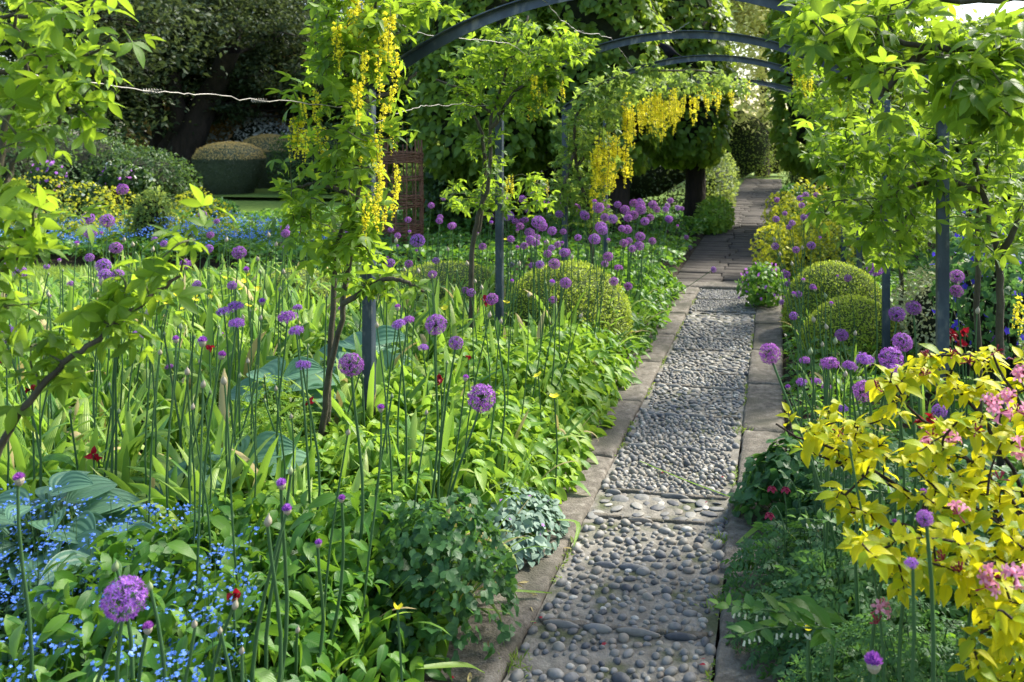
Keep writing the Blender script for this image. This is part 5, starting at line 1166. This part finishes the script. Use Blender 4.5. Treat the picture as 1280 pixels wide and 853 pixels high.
# ============================================================= golden shrub with pink flowers (bottom right)
LT_GOLD = leafT(1, .54, 6, .42, .16, .28, 1.05, 2, .02, .02)
def golden_shrub():
    b = np.array([.85, 2.55, 0]); root = thing('golden_weigela', 'golden-leaved shrub with pink flowers filling the bottom right corner', 'shrub', b)
    base = b; tg = [(970, 530, 2.35), (1000, 560, 2.4), (1100, 480, 2.5), (1160, 440, 2.5), (1240, 440, 2.45), (1290, 470, 2.3), (1190, 560, 2.3), (1060, 640, 2.15), (1110, 700, 2.0), (1200, 700, 1.95), (1270, 640, 2.0), (1280, 780, 1.85), (1170, 610, 2.2)]
    skel = [smooth_path([base + [rng.normal(0, .03), rng.normal(0, .03), 0], base * .45 + at(*p) * .55 + [0, 0, .18], at(*p)], 7, .004) for p in tg]
    g = Geo()
    for P in skel: g.add(*tube(P - b, np.linspace(.009, .0028, len(P)), 6))
    crowns = [([(965, 520), (1010, 510), (1120, 535), (1110, 575), (1020, 575), (965, 545)], 27, 2.25, 2.5), ([(1075, 485), (1150, 445), (1280, 430), (1290, 480), (1200, 500), (1110, 530)], 44, 2.3, 2.7),
              ([(1040, 570), (1290, 500), (1290, 640), (1150, 640)], 70, 2.05, 2.55), ([(1025, 600), (1110, 620), (1130, 660), (1050, 650)], 11, 2.1, 2.3), ([(1060, 680), (1290, 640), (1290, 760), (1160, 750), (1080, 740)], 67, 1.85, 2.3), ([(1190, 750), (1290, 750), (1290, 860), (1210, 850)], 32, 1.75, 2.1)]
    crowns.append(([(1280, 470), (1480, 520), (1500, 850), (1280, 850)], 55, 2.0, 2.6))
    tips = np.concatenate([sample_poly(p, n, a, c) for p, n, a, c in crowns]); tw, ends = grow(skel, tips, .1)
    for P, L in tw: g.add(*tube(P - b, np.linspace(.0032, .0015, len(P)), 4))
    g.build('branches', M_BARKD, root)
    E = np.array([e[0] for e in ends]); D = np.array([e[1] for e in ends]); per = 7; g = Geo()
    P = np.repeat(E, per, 0); Dd = np.repeat(D, per, 0); n = len(P); k = np.tile(np.arange(per), len(E))
    P = P - Dd * (.013 * (k // 2))[:, None] * 1.3
    side = norm(np.cross(Dd, [0, 0, 1.0])); upv = np.cross(side, Dd); a = (k % 2) * math.pi + (k // 2) * 1.35 + np.repeat(rng.uniform(0, 6.28, len(E)), per)
    a = a + 0
    d = side * np.cos(a)[:, None] + upv * np.sin(a)[:, None] * .5 + Dd * .45 + rng.normal(0, .15, (n, 3)) + [0, 0, .02]
    g.add(*inst(LT_GOLD, P - b, frames(d, np.array([0, -.15, 1.0]) + rng.normal(0, .22, (n, 3))), rng.uniform(.026, .060, n) * np.where(k < 2, .75, 1)))
    g.build('leaves', M_GOLD, root)
    # flower clusters
    tr = latheT([(.05, 0), (.09, .35), (.2, .75), (.26, .9)], 8)
    lob = leafT(1, .8, 3, .5, .1, .5)
    def cluster(nf, nb):
        g = Geo()
        for i in range(nf + nb):
            d = norm(rng.normal(0, 1, 3) + [0, 0, .6]); M = np.array(frames(d[None], rng.normal(0, 1, (1, 3)))[0]); M = np.stack([M[:, 0], -M[:, 2], M[:, 1]], 1)
            if i < nf:
                V = tr[0] @ M.T * .026; g.add(V, tr[1], tr[2], 0)
                for q in range(5):
                    a = q * 1.2566; l = xf(lob, rotz(a) @ rotx(.5), .42, (0, 0, 0)); V = (l[0] + np.array([-math.sin(a) * .22, math.cos(a) * .22, .88])) @ M.T * .026; g.add(V, l[1], l[2], 0)
            else:
                bd = latheT([(.01, 0), (.06, .3), (.05, .6), (.11, .8), (.09, .98), (.01, 1.08)], 7); g.add(bd[0] @ M.T * .02, bd[1], bd[2], 1)
        return mesh_of(g, 'flower_cluster', [M_PINK, M_PINKB])
    CL = [cluster(5, 4), cluster(3, 5), cluster(0, 7)]
    for px, py, t, c in [(1262, 500, 2.2, 1), (1250, 516, 2.2, 0), (1272, 515, 2.2, 1), (1240, 505, 2.25, 1), (1187, 552, 2.2, 1), (1163, 560, 2.25, 1), (1198, 643, 2.0, 1), (1240, 722, 1.9, 1), (1270, 718, 1.85, 0), (1232, 735, 1.9, 1), (1098, 762, 2.1, 1), (1097, 780, 2.1, 2), (1278, 470, 2.3, 1), (1276, 560, 2.2, 0),
                         (1158, 447, 2.45, 2), (1190, 445, 2.45, 2), (1210, 453, 2.4, 2), (1245, 440, 2.45, 2), (1270, 450, 2.4, 2), (1155, 470, 2.4, 2), (1125, 485, 2.45, 2), (1095, 485, 2.45, 2), (1050, 540, 2.35, 2), (1165, 545, 2.2, 2), (1180, 700, 1.95, 2), (1220, 540, 2.2, 2), (1250, 600, 2.1, 2), (1200, 715, 1.95, 2)]:
        part('flower_cluster', CL[c], root, at(px, py, t - .05) - b, (rng.normal(0, .3), rng.normal(0, .3), rng.uniform(0, 6)))
golden_shrub()

# ============================================================= solomon's seal : arching stems with hanging white bells
def seal(label, pts, n=11, ls=.075):
    P = smooth_path([at(*p) for p in pts], 6); b = P[0] * [1, 1, 0]; P = np.vstack([b + [0, 0, 0], P]); root = thing('bellflower_stem', label, 'bellflower', b, 'arching stems with white bells')
    g = Geo(); g.add(*tube(P - b, np.linspace(.004, .0015, len(P)), 6)); g.build('stem', M_STEM, root)
    idx = np.linspace(len(P) * .25, len(P) - 1, n); Q = np.array([P[int(i)] * (1 - i % 1) + P[min(int(i) + 1, len(P) - 1)] * (i % 1) for i in idx]); D = norm(np.gradient(Q, axis=0)); S = norm(np.cross(D, [0, 0, 1.0]))
    T = leafT(1, .5, 5, .45, .12, .35); g = Geo()
    for s in (-1, 1):
        d = S * s * .7 + D * .5 + [0, 0, .5] + rng.normal(0, .25, (n, 3)); g.add(*inst(T, Q - b + D * .012 * s, frames(d, np.array([0, -.2, 1.0]) + rng.normal(0, .3, (n, 3))), np.linspace(1, .5, n) * ls * rng.uniform(.75, 1.1, n)))
    g.build('leaves', M_GREEN, root)
    bell = latheT([(.12, 0), (.22, -.12), (.25, -.5), (.23, -.85), (.32, -1.0)], 8)
    g = Geo(); g.add(bell[0], bell[1], bell[2]); me = mesh_of(g, 'bell', M_WHITE)
    for i in range(1, n - 1):
        q = Q[i] - b
        for o_ in (0, .012)[: 1 + int(rng.random() < .5)]:
            part('bell', me, root, q + D[i] * o_ * 1.2 + [0, 0, -.014], (rng.normal(0, .3), rng.normal(0, .3), 0), (.010, .010, .0115 * rng.uniform(.7, 1.2)))
seal('arching stem with white bells leaning onto the right kerb, the upper of the near pair', [(1010, 800, 2.2), (1030, 770, 2.2), (1000, 768, 2.15), (950, 762, 2.1), (905, 757, 2.1)], 11)
seal('arching stem with white bells leaning onto the right kerb, the lower of the near pair', [(1040, 820, 2.1), (1040, 790, 2.1), (1010, 785, 2.08), (960, 785, 2.05), (925, 795, 2.0)], 10)
seal('stem with a row of white bells under the golden leaves, pointing left', [(1100, 720, 2.7), (1110, 670, 2.7), (1060, 655, 2.7), (1000, 648, 2.7)], 11, .06)
seal('stem with white bells just below the alliums behind the golden shrub', [(1080, 640, 3.0), (1090, 588, 3.0), (1050, 578, 3.0), (1010, 583, 3.0)], 9, .06)
seal('arching bell stem reaching over the ferny plants right of the path', [(1110, 640, 2.9), (1120, 620, 2.9), (1060, 612, 2.85), (1010, 618, 2.8)], 8, .06)

# ============================================================= dark red irises, columbines, geraniums
def iris(px, py, t, label, s=.04):
    h = at(px, py, t); b = h * [1, 1, 0]; root = thing('dark_red_iris', label, 'iris', b, None)
    g = Geo(); g.add(*tube([(0, 0, 0), (.01, .0, h[2] * .5), (0, 0, h[2])], [.005, .004, .003], 5)); g.build('stem', M_STEM, root)
    pt = leafT(1, .75, 5, .5, .3, .5, .8, 2, 0, .12); g = Geo(); n = 9; a = rng.uniform(0, 6.28, n); e = rng.uniform(-1.0, 1.1, n)
    d = np.stack([np.cos(a) * np.cos(e), np.sin(a) * np.cos(e), np.sin(e)], -1); g.add(*inst(pt, np.tile([0, 0, h[2]], (n, 1)) + rng.normal(0, s * .1, (n, 3)), frames(d, rng.normal(0, 1, (n, 3))), rng.uniform(.45, .95, n) * s))
    g.build('petals', M_RED, root)
for px, py, t, lb, s in [(117, 570, 3.4, 'drooping dark red iris flower at the left among strap leaves', .042), (387, 502, 3.7, 'small crimson flower left of the laburnum stem', .028), (551, 476, 3.9, 'dark red iris with hanging petals right of the nearest post', .04), (292, 745, 2.3, 'wilted dark red flower above the forget-me-nots', .026),
                         (262, 436, 4.3, 'little red flower beside a papery bud in the left border', .03), (8, 450, 3.6, 'dark red flower at the left edge of the view', .035), (40, 485, 3.5, 'dark red flower just inside the left edge, lower', .035), (585, 446, 4.6, 'thin red petal between allium stems in mid border', .025), (607, 376, 6, 'red flower beside the second arch post', .05),
                         (1198, 428, 4.2, 'dark red columbine right of the nearest right post', .04), (1190, 418, 4.4, 'dark red flower partly behind the nearest right post', .04), (1206, 415, 4.4, 'small dark red flower highest in the right border', .035), (1150, 528, 3.0, 'dark red flowers showing just behind the golden leaves', .035), (1165, 522, 3.1, 'dark red flower at the foot of the nearest right post', .03)]:
    iris(px, py, t, lb, s)
def small_cluster(name, label, cat, c, r, n, mat, size, leafm=M_GREEN, group=None, nl=500, ls=.04):
    bush(name, label, cat, c, r, nl, ls, leafm, T_LOB, .5, .2, 4, group, 0, flowers=(mat, T_FLOW5, n, size))
c = at(953, 366, 8.6); c[2] = .2; small_cluster('purple_geranium', 'mauve-flowered leafy plant spilling over the far right kerb', 'geranium', c, (.24, .3, .22), 60, M_MAUVE, .034)
for px, py, t, lb in [(1225, 300, 5.2, 'deep blue columbine flowers right of the nearest right post, higher clump'), (1245, 340, 5.0, 'deep blue columbine flowers by the right edge'), (1205, 330, 5.6, 'deep blue columbine flowers beside the variegated shrub'), (1262, 310, 5.4, 'deep blue columbine flowers under the laburnum at the right edge')]:
    c = at(px, py, t); small_cluster('blue_columbine', lb, 'columbine', (c[0], c[1], max(.5, c[2] - .15)), (.20, .2, .36), 34, M_DBLUE, .042, M_FERN, 'deep blue columbines', 300, .035)
for px, py, t, lb, m, r in [(110, 240, 13.5, 'white-flowered plant at the upper left, the left one', M_WHITE, .25), (150, 208, 14, 'white flower head against the dark shrubs, the upper one', M_WHITE, .18), (172, 218, 14, 'white flower head left of the dark tree trunk', M_WHITE, .2), (60, 212, 13.5, 'lilac flowers above the euphorbia at the far left', M_MAUVE, .22), (145, 214, 13.8, 'pale lilac flowers beside the white ones', M_MAUVE, .2)]:
    c = at(px, py, t); small_cluster('tall_border_flowers', lb, 'flowers', (c[0], c[1], c[2] - .1), (r * 1.3, r, r), 40, m, .06, M_SHRUB, None, 250, .06)
c = at(575, 215, 14); small_cluster('red_flowered_shrub', 'small shrub with red flowers behind the second arch post', 'shrub', (c[0], c[1], .8), (.6, .4, .55), 20, M_RED, .09, M_SHRUB, None, 1600, .07)
# hellebore heads right of the kerb
for px, py, t, lb in [(965, 607, 3.3, 'drooping dusky hellebore flower beside the right kerb'), (982, 608, 3.3, 'second dusky hellebore flower, right of the first'), (962, 640, 3.15, 'lower dusky hellebore flower close to the kerb edge')]:
    h = at(px, py, t); r = thing('hellebore', lb, 'hellebore', h * [1, 1, 0] + [.05, 0, 0]); g = Geo(); g.add(*tube(smooth_path([(0, 0, 0), (0, 0, h[2] * .8), (-.03, 0, h[2] + .02), (-.05, -.01, h[2])], 4), .0025, 5)); g.build('stem', M_STEM, r)
    g = Geo()
    for k in range(5): a = k * 1.2566; d = np.array([[math.cos(a), math.sin(a), -.5]]); g.add(*inst(LT_HEART, np.array([[-.05, -.01, h[2]]]), frames(d, np.array([[0, 0, 1.0]])), [.026]))
    g.build('petals', M_PINKB, r)

# ============================================================= fallen petals and dead leaves on the kerb and path
def litter(name, label, cat, px, py, s, mat, T=LT_OVAL, group=None, z=.02):
    p = gnd(px, py, z); g = Geo(); g.add(*inst(T, np.zeros((1, 3)), rframes(1, -5, 5, .2), [s])); o = g.build(name, mat); o.location = (p[0], p[1], z + .004); tag(o, label, cat, group)
for px, py in [(676, 773), (668, 781), (755, 806), (830, 591), (836, 590), (884, 628), (882, 825), (796, 521), (720, 660), (566, 848), (630, 693), (903, 597), (882, 833), (1189, 722)][:13]:
    litter('fallen_petal', 'dark red petal dropped on the stones of the path', 'petal', px, py, rng.uniform(.012, .022), M_RED, T_FLOW5 if rng.random() < .3 else LT_OVAL, 'dark red petals fallen on the path')
for px, py, s in [(640, 733, .07), (672, 745, .08), (610, 812, .09), (648, 730, .05), (715, 688, .06), (663, 760, .03), (628, 778, .04), (588, 842, .07), (960, 640, .04)]:
    litter('dead_leaf', 'dry straw-coloured leaf lying on the kerb', 'leaf', px, py, s, M_STRAPD, leafT(1, .18, 6, .4, .3, .2), 'dry leaves lying on the kerbs')
def longleaf(label, pts, w, mat=M_STRAP):
    P = smooth_path([gnd(x, y, z) for x, y, z in pts], 5); c = P[0].copy(); P = P - c; D = norm(np.gradient(P, axis=0)); S = norm(np.cross(D, [0, 0, 1.0])); t = np.linspace(0, 1, len(P)); wd = (w * np.sin(np.clip(t * .9 + .1, 0, 1) * 3.14) ** .6)[:, None] / 2
    V = np.stack([P - S * wd + [0, 0, .003], P, P + S * wd + [0, 0, .003]], 1).reshape(-1, 3); n = len(P)
    g = Geo(); g.add(V, np.array([(r * 3 + q_, r * 3 + q_ + 1, (r + 1) * 3 + q_ + 1, (r + 1) * 3 + q_) for r in range(n - 1) for q_ in range(2)]), np.stack([np.tile([0, .5, 1], n), np.repeat(t, 3)], -1))
    o = g.build('fallen_leaf_blade', mat); o.location = c; tag(o, label, 'leaf blade')
longleaf('long green leaf blade lying across the left kerb to the cobbles', [(560, 735, .10), (620, 738, .06), (690, 742, .03)], .022)
longleaf('short green blade standing out from the silvery plant over the kerb', [(690, 650, .08), (722, 655, .06), (717, 685, .025)], .02)
longleaf('green leaf blade bent over the bottom of the left kerb', [(520, 836, .12), (580, 832, .08), (606, 842, .03)], .035)
longleaf('thin pale stalk lying diagonally over the cobbles to the right kerb', [(800, 577, .02), (860, 602, .03), (958, 638, .05)], .007)
longleaf('bent green stalk arching over the right kerb', [(925, 733, .03), (962, 692, .10), (1010, 715, .12), (1060, 745, .05)], .012)
longleaf('broad leaf blade lying on the right kerb below the hellebores', [(922, 680, .03), (955, 655, .06), (985, 648, .08)], .028)
